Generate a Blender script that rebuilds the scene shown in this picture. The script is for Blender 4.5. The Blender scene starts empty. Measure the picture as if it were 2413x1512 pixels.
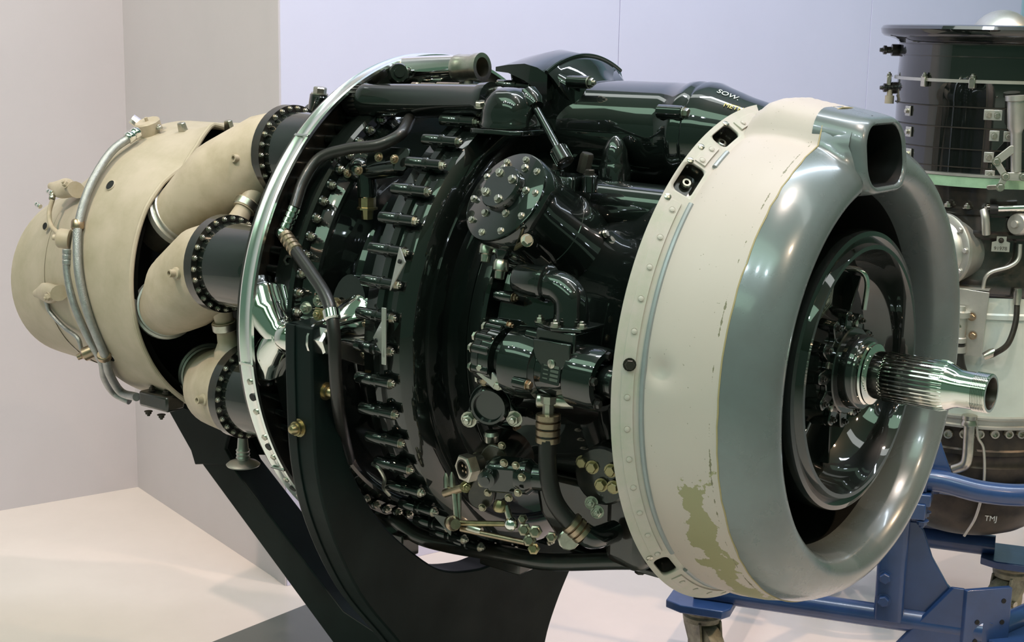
import bpy, math, random
import numpy as np
from mathutils import Vector, Matrix

random.seed(7)
sc = bpy.context.scene
COL = sc.collection
PI = math.pi

# ------------------------------------------------------------------ camera
FPX, CX, CY = 3506.928, 1206.5, 756.0           # focal length in pixels of the 2413x1512 frame
CAM = np.array([2.01654414, -2.27670199, 0.55892353])
RC = np.array([[0.78572201, 0.61832492, 0.01775416],     # right
               [0.13411312, -0.14226195, -0.98070139],   # down
               [-0.60386637, 0.77293973, -0.19470383]])  # forward
cd = bpy.data.cameras.new('camera')
cam = bpy.data.objects.new('camera', cd)
COL.objects.link(cam)
cd.sensor_width = 36.0
cd.lens = FPX * 36.0 / 2413.0
cd.clip_start = 0.05
cd.clip_end = 60
m = Matrix.Identity(4)
for i in range(3):
    m[i][0] = RC[0][i]; m[i][1] = -RC[1][i]; m[i][2] = -RC[2][i]; m[i][3] = CAM[i]
cam.matrix_world = m
sc.camera = cam

FLOOR = -1.10

# ------------------------------------------------------------------ light
sc.view_settings.view_transform = 'Standard'
sc.view_settings.look = 'None'
sc.view_settings.gamma = 1.0
sc.view_settings.use_curve_mapping = False
sc.view_settings.exposure = 0.0

world = bpy.data.worlds.new('hall')
sc.world = world
world.use_nodes = True
bg = world.node_tree.nodes['Background']
bg.inputs['Color'].default_value = (0.32, 0.60, 0.42, 1)
bg.inputs['Strength'].default_value = 0.27

def area(name, loc, target, sx, sy, power, col, spread=180):
    l = bpy.data.lights.new(name, 'AREA')
    l.shape = 'RECTANGLE'; l.size = sx; l.size_y = sy
    l.energy = power; l.color = col; l.spread = math.radians(spread)
    o = bpy.data.objects.new(name, l)
    COL.objects.link(o)
    o.location = loc
    d = Vector(target) - Vector(loc)
    o.rotation_euler = d.to_track_quat('-Z', 'Y').to_euler()
    return o

def spot(name, loc, target, power, col, ang, blend=0.6, rad=0.05):
    l = bpy.data.lights.new(name, 'SPOT')
    l.energy = power; l.color = col; l.spot_size = math.radians(ang); l.spot_blend = blend; l.shadow_soft_size = rad
    o = bpy.data.objects.new(name, l)
    COL.objects.link(o)
    o.location = loc
    d = Vector(target) - Vector(loc)
    o.rotation_euler = d.to_track_quat('-Z', 'Y').to_euler()
    return o

COOL = (0.95, 1.0, 0.97)
BLUE = (0.78, 0.88, 1.0)
GREEN = (0.64, 1.0, 0.74)
WARM = (1.0, 0.74, 0.52)
# fluorescent rows under the hall ceiling
area('roof_strip_a', (0.6, 0.05, 3.5), (0.6, 0.05, 0), 6.0, 0.50, 30, COOL)
area('roof_light_b', (0.6, -2.5, 3.7), (0.6, -2.5, 0), 6.0, 1.3, 66, GREEN)
area('roof_light_c', (0.6, -5.2, 3.7), (0.6, -5.2, 0), 6.0, 1.3, 66, GREEN)
area('wall_wash', (1.1, 0.9, 3.3), (-0.5, 2.4, 1.0), 2.8, 0.25, 92, BLUE)
for k in range(6):
    area('bay_lamp', (-1.2 + 0.8*k, -3.2 + 0.12*k, 3.3), (-0.6 + 0.5*k, -0.3, 0), 0.13, 0.13, 9, BLUE)
# warm halogen spots of the exhibit
spot('halogen_a', (1.35, -0.25, 3.4), (-0.1, 0.1, -1.0), 185, (1.0, 0.80, 0.70), 105, 0.5)
spot('halogen_d', (3.4, -1.0, 3.0), (0.9, 0.1, -0.3), 80, WARM, 60)
spot('halogen_c', (3.2, 1.7, 3.1), (0.6, 1.1, -1.1), 300, (1.0, 0.70, 0.45), 42)
spot('halogen_b', (-0.6, -2.6, 3.1), (-1.7, 0.7, 0.3), 290, (1.0, 0.77, 0.62), 70)

# ------------------------------------------------------------------ pixel helpers
def ray(px, py):
    return np.array([(px - CX) / FPX, (py - CY) / FPX, 1.0]) @ RC
def onx(px, py, X):
    v = ray(px, py); return Vector(CAM + v * (X - CAM[0]) / v[0])
def ony(px, py, Y):
    v = ray(px, py); return Vector(CAM + v * (Y - CAM[1]) / v[1])
def onz(px, py, Z):
    v = ray(px, py); return Vector(CAM + v * (Z - CAM[2]) / v[2])
def dep(px, py, D):
    return Vector(CAM + ray(px, py) * D)
def onr(px, py, r):
    """first hit of the pixel's ray with the cylinder of radius r about the engine axis"""
    v = ray(px, py); a = v[1]**2 + v[2]**2; b = CAM[1]*v[1] + CAM[2]*v[2]; c = CAM[1]**2 + CAM[2]**2 - r*r
    D = max(b*b - a*c, 0.0)
    return Vector(CAM + v * (-b - math.sqrt(D)) / a)
def ep(X, r, deg):
    a = math.radians(deg); return Vector((X, r*math.cos(a), r*math.sin(a)))
def rad_dir(deg):
    a = math.radians(deg); return Vector((0, math.cos(a), math.sin(a)))

# ------------------------------------------------------------------ materials
MATS = {}
def mat(name, base, rough=0.5, metal=0.0, coat=0.0, var=0.0, vscale=8.0, bump=0.0, bscale=60.0, rvar=0.0, col2=None, coat_rough=0.05, spec=0.5, detail=6.0, coat_ior=1.5):
    """principled paint or metal: colour mottling between base and col2, roughness variation and fine relief from noise"""
    mt = bpy.data.materials.new(name)
    mt.use_nodes = True
    nt = mt.node_tree; N = nt.nodes; L = nt.links
    b = N['Principled BSDF']
    b.inputs['Base Color'].default_value = (*base, 1)
    b.inputs['Roughness'].default_value = rough
    b.inputs['Metallic'].default_value = metal
    b.inputs['Coat Weight'].default_value = coat
    b.inputs['Coat Roughness'].default_value = coat_rough
    b.inputs['Specular IOR Level'].default_value = spec
    b.inputs['Coat IOR'].default_value = coat_ior
    tc = N.new('ShaderNodeTexCoord')
    if var > 0 or rvar > 0:
        nz = N.new('ShaderNodeTexNoise'); nz.inputs['Scale'].default_value = vscale
        nz.inputs['Detail'].default_value = detail; nz.inputs['Roughness'].default_value = 0.62
        L.new(tc.outputs['Object'], nz.inputs['Vector'])
        if var > 0:
            mx = N.new('ShaderNodeMix'); mx.data_type = 'RGBA'
            c2 = col2 if col2 else tuple(max(0, c*(1-var)) for c in base)
            mx.inputs[6].default_value = (*base, 1); mx.inputs[7].default_value = (*c2, 1)
            rp = N.new('ShaderNodeMapRange')
            rp.inputs[1].default_value = 0.38; rp.inputs[2].default_value = 0.68
            L.new(nz.outputs['Fac'], rp.inputs[0]); L.new(rp.outputs[0], mx.inputs[0])
            L.new(mx.outputs[2], b.inputs['Base Color'])
        if rvar > 0:
            rr = N.new('ShaderNodeMapRange')
            rr.inputs[1].default_value = 0.3; rr.inputs[2].default_value = 0.7
            rr.inputs[3].default_value = rough; rr.inputs[4].default_value = min(1, rough + rvar)
            L.new(nz.outputs['Fac'], rr.inputs[0]); L.new(rr.outputs[0], b.inputs['Roughness'])
    if bump > 0:
        n2 = N.new('ShaderNodeTexNoise'); n2.inputs['Scale'].default_value = bscale; n2.inputs['Detail'].default_value = 3
        L.new(tc.outputs['Object'], n2.inputs['Vector'])
        bp = N.new('ShaderNodeBump'); bp.inputs['Strength'].default_value = bump; bp.inputs['Distance'].default_value = 0.002
        L.new(n2.outputs['Fac'], bp.inputs['Height']); L.new(bp.outputs['Normal'], b.inputs['Normal'])
    MATS[name] = mt
    return mt

ENAMEL = mat('black_enamel', (0.0030, 0.0050, 0.0040), 0.40, 0, 1.0, 0.0, bump=0.025, bscale=25, coat_rough=0.035, spec=0.15, coat_ior=1.75)
ENAMEL2 = mat('black_enamel_worn', (0.008, 0.0085, 0.0075), 0.30, 0, 0.8, 0.5, vscale=30, bump=0.12, bscale=90, rvar=0.25, col2=(0.022, 0.016, 0.011), coat_rough=0.12, spec=0.3, coat_ior=1.65)
INNER = mat('dark_interior', (0.004, 0.0045, 0.0045), 0.55, 0, 0.0)
BEIGE = mat('heat_resistant_beige', (0.475, 0.40, 0.315), 0.55, 0, 0, 0.2, vscale=9, bump=0.06, bscale=140, col2=(0.375, 0.32, 0.23))
BEIGE2 = mat('combustor_beige', (0.49, 0.405, 0.31), 0.5, 0, 0, 0.2, vscale=12, bump=0.06, bscale=120, col2=(0.36, 0.295, 0.20))
CREAM = mat('cream_flange_paint', (0.585, 0.51, 0.47), 0.5, 0, 0, 0.2, vscale=24, bump=0.08, bscale=150, col2=(0.50, 0.48, 0.40))
BEADG = mat('bead_grey', (0.33, 0.35, 0.36), 0.4, 0.2, 0, 0.1, vscale=30)
LIP = mat('lip_grey', (0.185, 0.21, 0.215), 0.22, 0.15, 0.5, 0.12, vscale=6, bump=0.10, bscale=22, rvar=0.12, coat_rough=0.10, col2=(0.155, 0.16, 0.165))
CHROME = mat('polished_steel', (0.82, 0.81, 0.77), 0.07, 1.0, bump=0.03, bscale=30)
BAND = mat('polished_band', (0.84, 0.87, 0.84), 0.22, 1.0, bump=0.05, bscale=20)
STEEL = mat('bolt_steel', (0.58, 0.555, 0.48), 0.30, 1.0, var=0.25, vscale=60)
OLD = mat('dull_plated_steel', (0.40, 0.36, 0.27), 0.36, 1.0, var=0.35, vscale=60)
BRASS = mat('brass_fitting', (0.46, 0.38, 0.22), 0.34, 1.0, var=0.3, vscale=60)
COPPER = mat('bronze_fitting', (0.46, 0.35, 0.25), 0.34, 1.0, var=0.3, vscale=60)
ALU = mat('bare_aluminium', (0.55, 0.54, 0.50), 0.42, 0.85, var=0.15, vscale=20, bump=0.05)
RUBBER = mat('hose_rubber', (0.012, 0.0105, 0.0095), 0.40, 0, 0.15, bump=0.1, bscale=200)
BRAID = mat('braided_steel', (0.42, 0.43, 0.43), 0.38, 0.9, var=0.2, vscale=90, bump=0.5, bscale=700)
STAND = mat('stand_paint', (0.0045, 0.0115, 0.0105), 0.42, 0, 0.0, 0.3, vscale=6, bump=0.06, bscale=120, rvar=0.15, col2=(0.005, 0.008, 0.0075), spec=0.16)
BLUEP = mat('blue_paint', (0.022, 0.060, 0.185), 0.32, 0, 0.5, 0.25, vscale=10, bump=0.12, bscale=45, col2=(0.016, 0.045, 0.14), coat_rough=0.15)
CASTER = mat('caster_paint', (0.33, 0.31, 0.22), 0.5, 0.1, 0, 0.5, vscale=25, bump=0.2, bscale=60, col2=(0.10, 0.09, 0.065))
TYRE = mat('caster_tyre', (0.02, 0.018, 0.017), 0.6)
WHITEC = mat('pale_casing', (0.60, 0.66, 0.62), 0.38, 0.1, 0, 0.08, vscale=14)
GREENB = mat('pale_green_band', (0.28, 0.45, 0.30), 0.45, 0, 0, 0.25, vscale=30)
PLATE = mat('data_plate', (0.035, 0.04, 0.035), 0.3, 0.4)
INKW = mat('white_marking', (0.8, 0.8, 0.8), 0.5)
INKY = mat('yellow_marking', (0.75, 0.62, 0.18), 0.5)
INKD = mat('dark_stamping', (0.08, 0.07, 0.06), 0.6)
BURNT = mat('burnt_metal', (0.060, 0.050, 0.040), 0.4, 0.6, 0, 0.5, vscale=18, col2=(0.025, 0.024, 0.022))
FLOORM = mat('floor_paint', (0.83, 0.72, 0.68), 0.30, 0, 0, 0.08, vscale=1.6, bump=0.02, bscale=30, rvar=0.12)
WALLG = mat('wall_panel_paint', (0.60, 0.55, 0.585), 0.7, 0, 0, 0.04, vscale=2.0, bump=0.05, bscale=240)
WALLB = mat('wall_blue_white_paint', (0.70, 0.68, 0.88), 0.7, 0, 0, 0.03, vscale=2.0, bump=0.05, bscale=240)
BASEP = mat('plinth_grey', (0.10, 0.11, 0.105), 0.22, 0, 0.3, 0.1, vscale=5)

# cowl skin: cream paint with flaked patches low on the near side and along the seam
def cowl_material():
    mt = bpy.data.materials.new('cowl_skin_paint'); mt.use_nodes = True
    nt = mt.node_tree; N = nt.nodes; L = nt.links; b = N['Principled BSDF']
    b.inputs['Roughness'].default_value = 0.48
    tc = N.new('ShaderNodeTexCoord'); sp = N.new('ShaderNodeSeparateXYZ'); L.new(tc.outputs['Object'], sp.inputs[0])
    def M(op, a, bb=None, cc=None):
        n = N.new('ShaderNodeMath'); n.operation = op
        for i, v in enumerate((a, bb, cc)):
            if v is None: continue
            if isinstance(v, (int, float)): n.inputs[i].default_value = v
            else: L.new(v, n.inputs[i])
        return n.outputs[0]
    ang = M('ARCTAN2', sp.outputs['Z'], sp.outputs['Y'])          # -pi..pi, near side = +-pi, bottom = -pi/2
    # angle below the horizontal on the near side, 0 at the side and pi/2 at the bottom
    below = M('ADD', ang, PI)
    onside = M('LESS_THAN', ang, 0.0)
    nz = N.new('ShaderNodeTexNoise'); nz.inputs['Scale'].default_value = 22; nz.inputs['Detail'].default_value = 9; nz.inputs['Roughness'].default_value = 0.62
    L.new(tc.outputs['Object'], nz.inputs['Vector'])
    # patch band follows X about 0.905 between 8 and 75 degrees below the side
    dx = M('ABSOLUTE', M('SUBTRACT', sp.outputs['X'], 0.900))
    wx = M('SUBTRACT', 1.0, M('DIVIDE', dx, 0.044))
    wa = M('SUBTRACT', 1.0, M('DIVIDE', M('ABSOLUTE', M('SUBTRACT', below, 0.80)), 0.62))
    w = M('MULTIPLY', M('MINIMUM', M('MAXIMUM', wx, 0.0), M('MULTIPLY', M('MAXIMUM', wa, 0.0), 3.0)), onside)
    thr = M('SUBTRACT', M('ADD', nz.outputs['Fac'], M('MULTIPLY', w, 0.34)), 0.665)
    patch = M('MULTIPLY', M('GREATER_THAN', thr, 0.0), M('GREATER_THAN', w, 0.05))
    # thin broken seam line
    ds = M('ABSOLUTE', M('SUBTRACT', sp.outputs['X'], 0.928))
    n3 = N.new('ShaderNodeTexNoise'); n3.inputs['Scale'].default_value = 34; n3.inputs['Detail'].default_value = 8; n3.inputs['Roughness'].default_value = 0.7
    L.new(tc.outputs['Object'], n3.inputs['Vector'])
    seam = M('MULTIPLY', M('LESS_THAN', ds, M('MULTIPLY', M('MAXIMUM', M('SUBTRACT', n3.outputs['Fac'], 0.50), 0.0), 0.016)), M('LESS_THAN', sp.outputs['Y'], 0.05))
    # specks
    vo = N.new('ShaderNodeTexNoise'); vo.inputs['Scale'].default_value = 190; vo.inputs['Detail'].default_value = 1
    L.new(tc.outputs['Object'], vo.inputs['Vector'])
    speck = M('GREATER_THAN', vo.outputs['Fac'], 0.765)
    m0 = N.new('ShaderNodeMix'); m0.data_type = 'RGBA'
    n4 = N.new('ShaderNodeTexNoise'); n4.inputs['Scale'].default_value = 5; L.new(tc.outputs['Object'], n4.inputs['Vector'])
    m0.inputs[6].default_value = (0.64, 0.53, 0.485, 1); m0.inputs[7].default_value = (0.565, 0.47, 0.425, 1); L.new(n4.outputs['Fac'], m0.inputs[0])
    m1 = N.new('ShaderNodeMix'); m1.data_type = 'RGBA'; L.new(patch, m1.inputs[0]); L.new(m0.outputs[2], m1.inputs[6]); m1.inputs[7].default_value = (0.36, 0.32, 0.18, 1)
    m2 = N.new('ShaderNodeMix'); m2.data_type = 'RGBA'; L.new(M('MAXIMUM', seam, M('MULTIPLY', speck, 0.6)), m2.inputs[0]); L.new(m1.outputs[2], m2.inputs[6]); m2.inputs[7].default_value = (0.22, 0.19, 0.12, 1)
    L.new(m2.outputs[2], b.inputs['Base Color'])
    bp = N.new('ShaderNodeBump'); bp.inputs['Strength'].default_value = 0.35; bp.inputs['Distance'].default_value = 0.001; bp.invert = True
    L.new(M('ADD', M('MULTIPLY', patch, 1.0), M('MULTIPLY', vo.outputs['Fac'], 0.12)), bp.inputs['Height']); L.new(bp.outputs['Normal'], b.inputs['Normal'])
    return mt
COWLM = cowl_material()

# ------------------------------------------------------------------ mesh builder
def frame(axis, up=(0, 0, 1)):
    a = Vector(axis).normalized(); u = Vector(up)
    if abs(a.dot(u.normalized())) > 0.98: u = Vector((1, 0, 0))
    s = u.cross(a).normalized(); t = a.cross(s).normalized()
    return s, t, a

def catmull(pts, n=8):
    P = [Vector(p) for p in pts]
    if len(P) < 3: return P
    P = [P[0]*2 - P[1]] + P + [P[-1]*2 - P[-2]]
    out = []
    for i in range(1, len(P)-2):
        for k in range(n):
            t = k / n
            a, b, c, d = P[i-1], P[i], P[i+1], P[i+2]
            out.append(0.5*((2*b) + (c-a)*t + (2*a-5*b+4*c-d)*t*t + (3*b-a-3*c+d)*t*t*t))
    out.append(P[-2])
    return out

class MB:
    def __init__(s): s.v = []; s.f = []
    def ring_faces(s, a, b, n, closed=True):
        for i in range(n if closed else n-1):
            j = (i+1) % n
            s.f.append((a+i, a+j, b+j, b+i))
    def lathe(s, prof, o=(0, 0, 0), axis=(1, 0, 0), seg=48, caps=True, a0=0.0, a1=2*PI, up=(0, 0, 1), closed=False):
        """profile of (distance along axis, radius)"""
        o = Vector(o); S, T, A = frame(axis, up)
        full = abs((a1-a0) - 2*PI) < 1e-6
        n = seg if full else seg+1
        base = len(s.v)
        for (t, r) in prof:
            for i in range(n):
                a = a0 + (a1-a0)*i/seg
                s.v.append(o + A*t + S*(r*math.cos(a)) + T*(r*math.sin(a)))
        for k in range(len(prof)-1): s.ring_faces(base+k*n, base+(k+1)*n, n, full)
        if closed: s.ring_faces(base+(len(prof)-1)*n, base, n, full)
        elif caps and full:
            if prof[0][1] > 1e-5: s.f.append(tuple(range(base+n-1, base-1, -1)))
            e = base+(len(prof)-1)*n
            if prof[-1][1] > 1e-5: s.f.append(tuple(range(e, e+n)))
        return s
    def cyl(s, p0, p1, r, seg=20, r1=None, bev=0.0):
        p0, p1 = Vector(p0), Vector(p1); L = (p1-p0).length; r1 = r if r1 is None else r1
        pr = [(0, r), (L, r1)] if bev <= 0 else [(0, r-bev), (bev, r), (L-bev, r1), (L, r1-bev)]
        return s.lathe(pr, p0, p1-p0, seg)
    def tube(s, path, r, seg=12, smooth=8, caps=True, radii=None):
        P = catmull(path, smooth) if smooth else [Vector(p) for p in path]
        n = len(P); base = len(s.v)
        t0 = (P[1]-P[0]).normalized(); S, T, _ = frame(t0)
        for i in range(n):
            t = (P[min(i+1, n-1)] - P[max(i-1, 0)]).normalized()
            S = (S - t*S.dot(t)).normalized(); T = t.cross(S)
            rr = r if radii is None else np.interp(i/(n-1), np.linspace(0, 1, len(radii)), radii)
            for k in range(seg):
                a = 2*PI*k/seg
                s.v.append(P[i] + S*(rr*math.cos(a)) + T*(rr*math.sin(a)))
        for i in range(n-1): s.ring_faces(base+i*seg, base+(i+1)*seg, seg)
        if caps:
            s.f.append(tuple(range(base+seg-1, base-1, -1))); e = base+(n-1)*seg; s.f.append(tuple(range(e, e+seg)))
        return s
    def box(s, c, size, ax=None):
        c = Vector(c); X, Y, Z = ax if ax else (Vector((1, 0, 0)), Vector((0, 1, 0)), Vector((0, 0, 1)))
        b = len(s.v)
        for dx in (-.5, .5):
            for dy in (-.5, .5):
                for dz in (-.5, .5):
                    s.v.append(c + X*(dx*size[0]) + Y*(dy*size[1]) + Z*(dz*size[2]))
        for q in ((0, 1, 3, 2), (4, 6, 7, 5), (0, 4, 5, 1), (2, 3, 7, 6), (0, 2, 6, 4), (1, 5, 7, 3)):
            s.f.append(tuple(b+i for i in q))
        return s
    def prism(s, poly, o, u, v, n, th):
        """2-D outline in the (u, v) frame at o, extruded by th along n"""
        o, u, v, n = Vector(o), Vector(u), Vector(v), Vector(n); b = len(s.v); k = len(poly)
        for h in (0, th):
            for (x, y) in poly: s.v.append(o + u*x + v*y + n*h)
        s.f.append(tuple(range(b+k-1, b-1, -1))); s.f.append(tuple(range(b+k, b+2*k)))
        s.ring_faces(b, b+k, k)
        return s
    def loft(s, rings, caps=True, closed=True):
        b = len(s.v); n = len(rings[0])
        for r in rings: s.v.extend(Vector(p) for p in r)
        for k in range(len(rings)-1): s.ring_faces(b+k*n, b+(k+1)*n, n, closed)
        if caps and closed:
            s.f.append(tuple(range(b+n-1, b-1, -1))); e = b+(len(rings)-1)*n; s.f.append(tuple(range(e, e+n)))
        return s
    def sphere(s, c, r, seg=16, rings=8, axis=(0, 0, 1), sc_=1.0):
        pr = [(-r*sc_*math.cos(PI*i/rings), max(r*math.sin(PI*i/rings), 1e-6)) for i in range(rings+1)]
        return s.lathe(pr, c, axis, seg, caps=False)
    def mesh(s, name, mt, sharp=38):
        me = bpy.data.meshes.new(name)
        me.from_pydata([tuple(v) for v in s.v], [], s.f)
        me.materials.append(mt)
        me.validate()
        import bmesh
        bm = bmesh.new(); bm.from_mesh(me)
        bmesh.ops.remove_doubles(bm, verts=bm.verts, dist=1e-6)
        bmesh.ops.recalc_face_normals(bm, faces=bm.faces)
        bm.to_mesh(me); bm.free()
        me.shade_smooth()
        me.set_sharp_from_angle(angle=math.radians(sharp))
        return me
    def build(s, name, mt, parent=None, bevel=0.0, sharp=38, label=None):
        me = s.mesh(name, mt, sharp)
        o = bpy.data.objects.new(name, me)
        COL.objects.link(o)
        attach(o, parent)
        if bevel > 0:
            bv = o.modifiers.new('edge', 'BEVEL'); bv.width = bevel; bv.segments = 2; bv.limit_method = 'ANGLE'; bv.angle_limit = math.radians(40)
            bv.harden_normals = False
        if label: o['label'] = label
        return o

def attach(o, parent):
    if parent is None: return
    o.parent = parent
    if parent.type == 'EMPTY':
        o.matrix_parent_inverse = Matrix.Translation(-parent.location)

def thing(name, label, cat, loc, group=None):
    o = bpy.data.objects.new(name, None); COL.objects.link(o)
    o.location = loc; o.empty_display_size = 0.1
    o['label'] = label; o['category'] = cat
    if group: o['group'] = group
    return o
def struct(o):
    o['kind'] = 'structure'; return o

# shared fasteners, 1 unit = radius across the corners, pointing along +Z
def fastener(kind, mt):
    b = MB()
    if kind == 'nut':
        b.lathe([(0, 1.35), (.22, 1.35)], axis=(0, 0, 1), seg=14)
        b.lathe([(.22, 1.0), (.95, 1.0), (1.08, .86)], axis=(0, 0, 1), seg=6)
        b.lathe([(1.0, .52), (1.55, .52), (1.65, .42)], axis=(0, 0, 1), seg=10)
    elif kind == 'bolt':
        b.lathe([(0, 1.3), (.18, 1.3)], axis=(0, 0, 1), seg=14)
        b.lathe([(.18, 1.0), (.95, 1.0), (1.1, .85)], axis=(0, 0, 1), seg=6)
    elif kind == 'rivet':
        b.lathe([(-.3, 1.12), (.04, 1.12), (.04, 1.0), (-.22, .98), (-.22, .84), (.20, .80), (.30, .55), (.34, .0001)], axis=(0, 0, 1), seg=14, caps=False)
    elif kind == 'screw':
        b.lathe([(-.2, 1.0), (.18, 1.0), (.34, .7), (.36, .001)], axis=(0, 0, 1), seg=14, caps=False)
        b.box((0, 0, .36), (1.7, .22, .12))
    elif kind == 'cap':
        b.lathe([(0, 1.3), (.25, 1.3), (.25, 1.0), (.9, 1.0), (.9, .78), (1.35, .76), (1.75, .5), (1.9, .001)], axis=(0, 0, 1), seg=6 if False else 12, caps=False)
    return b.mesh(kind, mt)
FAST = {}
def bolt(pos, d, size, parent, kind='nut', mt=STEEL, name=None, spin=None):
    key = (kind, mt.name)
    if key not in FAST: FAST[key] = fastener(kind, mt)
    o = bpy.data.objects.new(name or kind, FAST[key]); COL.objects.link(o)
    S, T, A = frame(d)
    a = random.uniform(0, PI) if spin is None else spin
    S2 = S*math.cos(a) + T*math.sin(a); T2 = A.cross(S2)
    M4 = Matrix.Identity(4)
    for i in range(3):
        M4[i][0] = S2[i]*size; M4[i][1] = T2[i]*size; M4[i][2] = A[i]*size; M4[i][3] = Vector(pos)[i]
    attach(o, parent)
    o.matrix_basis = M4
    return o

def text(s, pos, xdir, ydir, size, mt, parent, name='marking'):
    cu = bpy.data.curves.new(name, 'FONT'); cu.body = s; cu.size = size; cu.align_x = 'CENTER'; cu.align_y = 'CENTER'; cu.extrude = 0.0003
    tmp = bpy.data.objects.new(name, cu); COL.objects.link(tmp)
    dg = bpy.context.evaluated_depsgraph_get()
    me = bpy.data.meshes.new_from_object(tmp.evaluated_get(dg)); me.name = name
    bpy.data.objects.remove(tmp)
    me.materials.clear(); me.materials.append(mt)
    o = bpy.data.objects.new(name, me); COL.objects.link(o)
    X = Vector(xdir).normalized(); Y = Vector(ydir); Y = (Y - X*Y.dot(X)).normalized(); Z = X.cross(Y)
    M4 = Matrix.Identity(4)
    for i in range(3):
        M4[i][0] = X[i]; M4[i][1] = Y[i]; M4[i][2] = Z[i]; M4[i][3] = Vector(pos)[i]
    me.transform(M4)
    attach(o, parent)
    return o

def rrect(hw, hh, r, n=6):
    """rounded rectangle outline, counter-clockwise"""
    out = []
    for (cx, cy, a0) in ((hw-r, hh-r, 0), (-hw+r, hh-r, 90), (-hw+r, -hh+r, 180), (hw-r, -hh+r, 270)):
        for k in range(n+1):
            a = math.radians(a0 + 90*k/n); out.append((cx + r*math.cos(a), cy + r*math.sin(a)))
    return out

# ================================================================== THE ROOM
WA = math.radians(74.0)
WU = Vector((math.cos(WA), math.sin(WA), 0))        # along the left and the back wall
WN = Vector((math.sin(WA), -math.cos(WA), 0))       # out of those walls, into the room
C1 = Vector((-2.212, 0.959, FLOOR))                  # inside corner
C2 = C1 + WN*1.157                                   # outside corner
CEIL = 4.0
b = MB(); b.box((1.0, -1.0, FLOOR-0.05), (16, 16, 0.1)); struct(b.build('floor', FLOORM))
b = MB(); b.box((1.0, -1.0, CEIL+0.05), (16, 16, 0.1))
struct(b.build('ceiling', mat('ceiling_paint', (0.26, 0.42, 0.31), 0.8)))
HH = CEIL - FLOOR
def wall_box(p, along, length, out, thick, name, mt, parent=None, z0=FLOOR, h=HH, bevel=0.0):
    q = MB(); c = p + along*(length/2) - out*(thick/2); c = Vector((c.x, c.y, z0 + h/2))
    q.box(c, (length, thick, h), (along, out, Vector((0, 0, 1))))
    return q.build(name, mt, parent, bevel)
struct(wall_box(C1 - WU*6.0, WU, 6.08, WN, 0.12, 'wall_left', WALLG))
struct(wall_box(C1 - WN*0.0, WN, 1.157-0.012, -WU, 0.10, 'wall_side', WALLG))
# corner strip with a shadow gap on the outside corner
struct(wall_box(C2 - WN*0.055, WN, 0.052, -WU, 0.10, 'trim_1', WALLG)).location = (-WU.x*0.004, -WU.y*0.004, 0)
def on_wall(px, py):
    v = Vector(ray(px, py)); o = Vector(CAM); t = (C2 - o).dot(WN) / v.dot(WN); return o + v*t
def along_wall(px, py): return (on_wall(px, py) - C2).dot(WU)
cuts = [0.0, along_wall(1458, 120), along_wall(2052, 60), along_wall(2404, 60), along_wall(2404, 60) + 1.3, along_wall(2404, 60) + 2.6]
wb = struct(wall_box(C2 + WU*0.1 - WN*0.03, WU, cuts[-1]-0.1, WN, 0.08, 'wall_back', INNER))
CYANP = mat('wall_cyan_panel', (0.42, 0.60, 0.72), 0.6)
for i in range(len(cuts)-1):
    wall_box(C2 + WU*(cuts[i] + 0.0012), WU, cuts[i+1]-cuts[i]-0.0024, WN, 0.03, 'panel', CYANP if i == 3 else WALLB, wb, bevel=0.001)

# ================================================================== ENGINE
eng = thing('turboprop_engine', 'black enamelled turboprop engine with grey ringed intake and splined propeller shaft on a dark stand', 'engine', (0.16, 0, -0.53))

# ---------------------------------------------------------------- exhaust
def circ(X, y, z, r, n=72, tilt=0.0):
    out = []
    for i in range(n):
        a = 2*PI*i/n; zz = r*math.sin(a)
        out.append((X - math.sin(tilt)*zz, y + r*math.cos(a), z + zz*math.cos(tilt)))
    return out
RIM_D = [0, 40, 52, 59, 66, 73, 80, 87, 95, 102, 107, 112, 117, 126, 138, 150, 200, 360]
RIM_R = [.333, .333, .338, .320, .314, .326, .342, .318, .312, .334, .350, .338, .324, .308, .324, .332, .334, .333]
b = MB(); n = 240; rings = []
for (k, rr) in ((0.0, .334), (0.12, .3325), (0.3, .330), (0.6, .328), (1.0, .327)):
    ring = []
    for i in range(n):
        a = 2*PI*i/n; d = math.degrees(a) % 360
        x = -0.525*(1-k) - 0.748*k
        r = rr*(1 - (1-k)**3) + float(np.interp(d, RIM_D, RIM_R))*(1-k)**3
        ring.append((x, r*math.cos(a), r*math.sin(a)))
    rings.append(ring)
rim = rings[0]
b.loft(rings, caps=False)
inner = [[(p[0]-0.003, p[1]*0.985, p[2]*0.985) for p in r] for r in rings]
b.loft(inner, caps=False); b.loft([rings[0], inner[0]], caps=False)
cone = b.build('exhaust_shroud', BEIGE, eng)
b = MB(); b.tube([Vector(p) for p in rim] + [Vector(rim[0])], 0.0055, 8, smooth=0); b.build('rim_bead', BEIGE, cone)
b = MB()
b.loft([circ(-.742, 0, 0, .326), circ(-.765, 0, -.001, .312), circ(-.80, -.002, -.004, .298), circ(-.86, -.008, -.016, .277), circ(-.905, -.014, -.026, .259), circ(-.93, -.018, -.033, .251)], caps=False)
tail = b.build('exhaust_cone', BEIGE, eng)
b = MB()
b.loft([circ(-.925, -.018, -.033, .253, tilt=.0), circ(-.96, -.022, -.041, .242), circ(-1.02, -.03, -.055, .224), circ(-1.08, -.037, -.067, .208), circ(-1.105, -.04, -.071, .2015), circ(-1.105, -.04, -.071, .195), circ(-.98, -.026, -.045, .228)], caps=False)
b.build('tail_pipe', BEIGE, eng)
def exh_pt(px, py, r): return onr(px, py, r)
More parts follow.
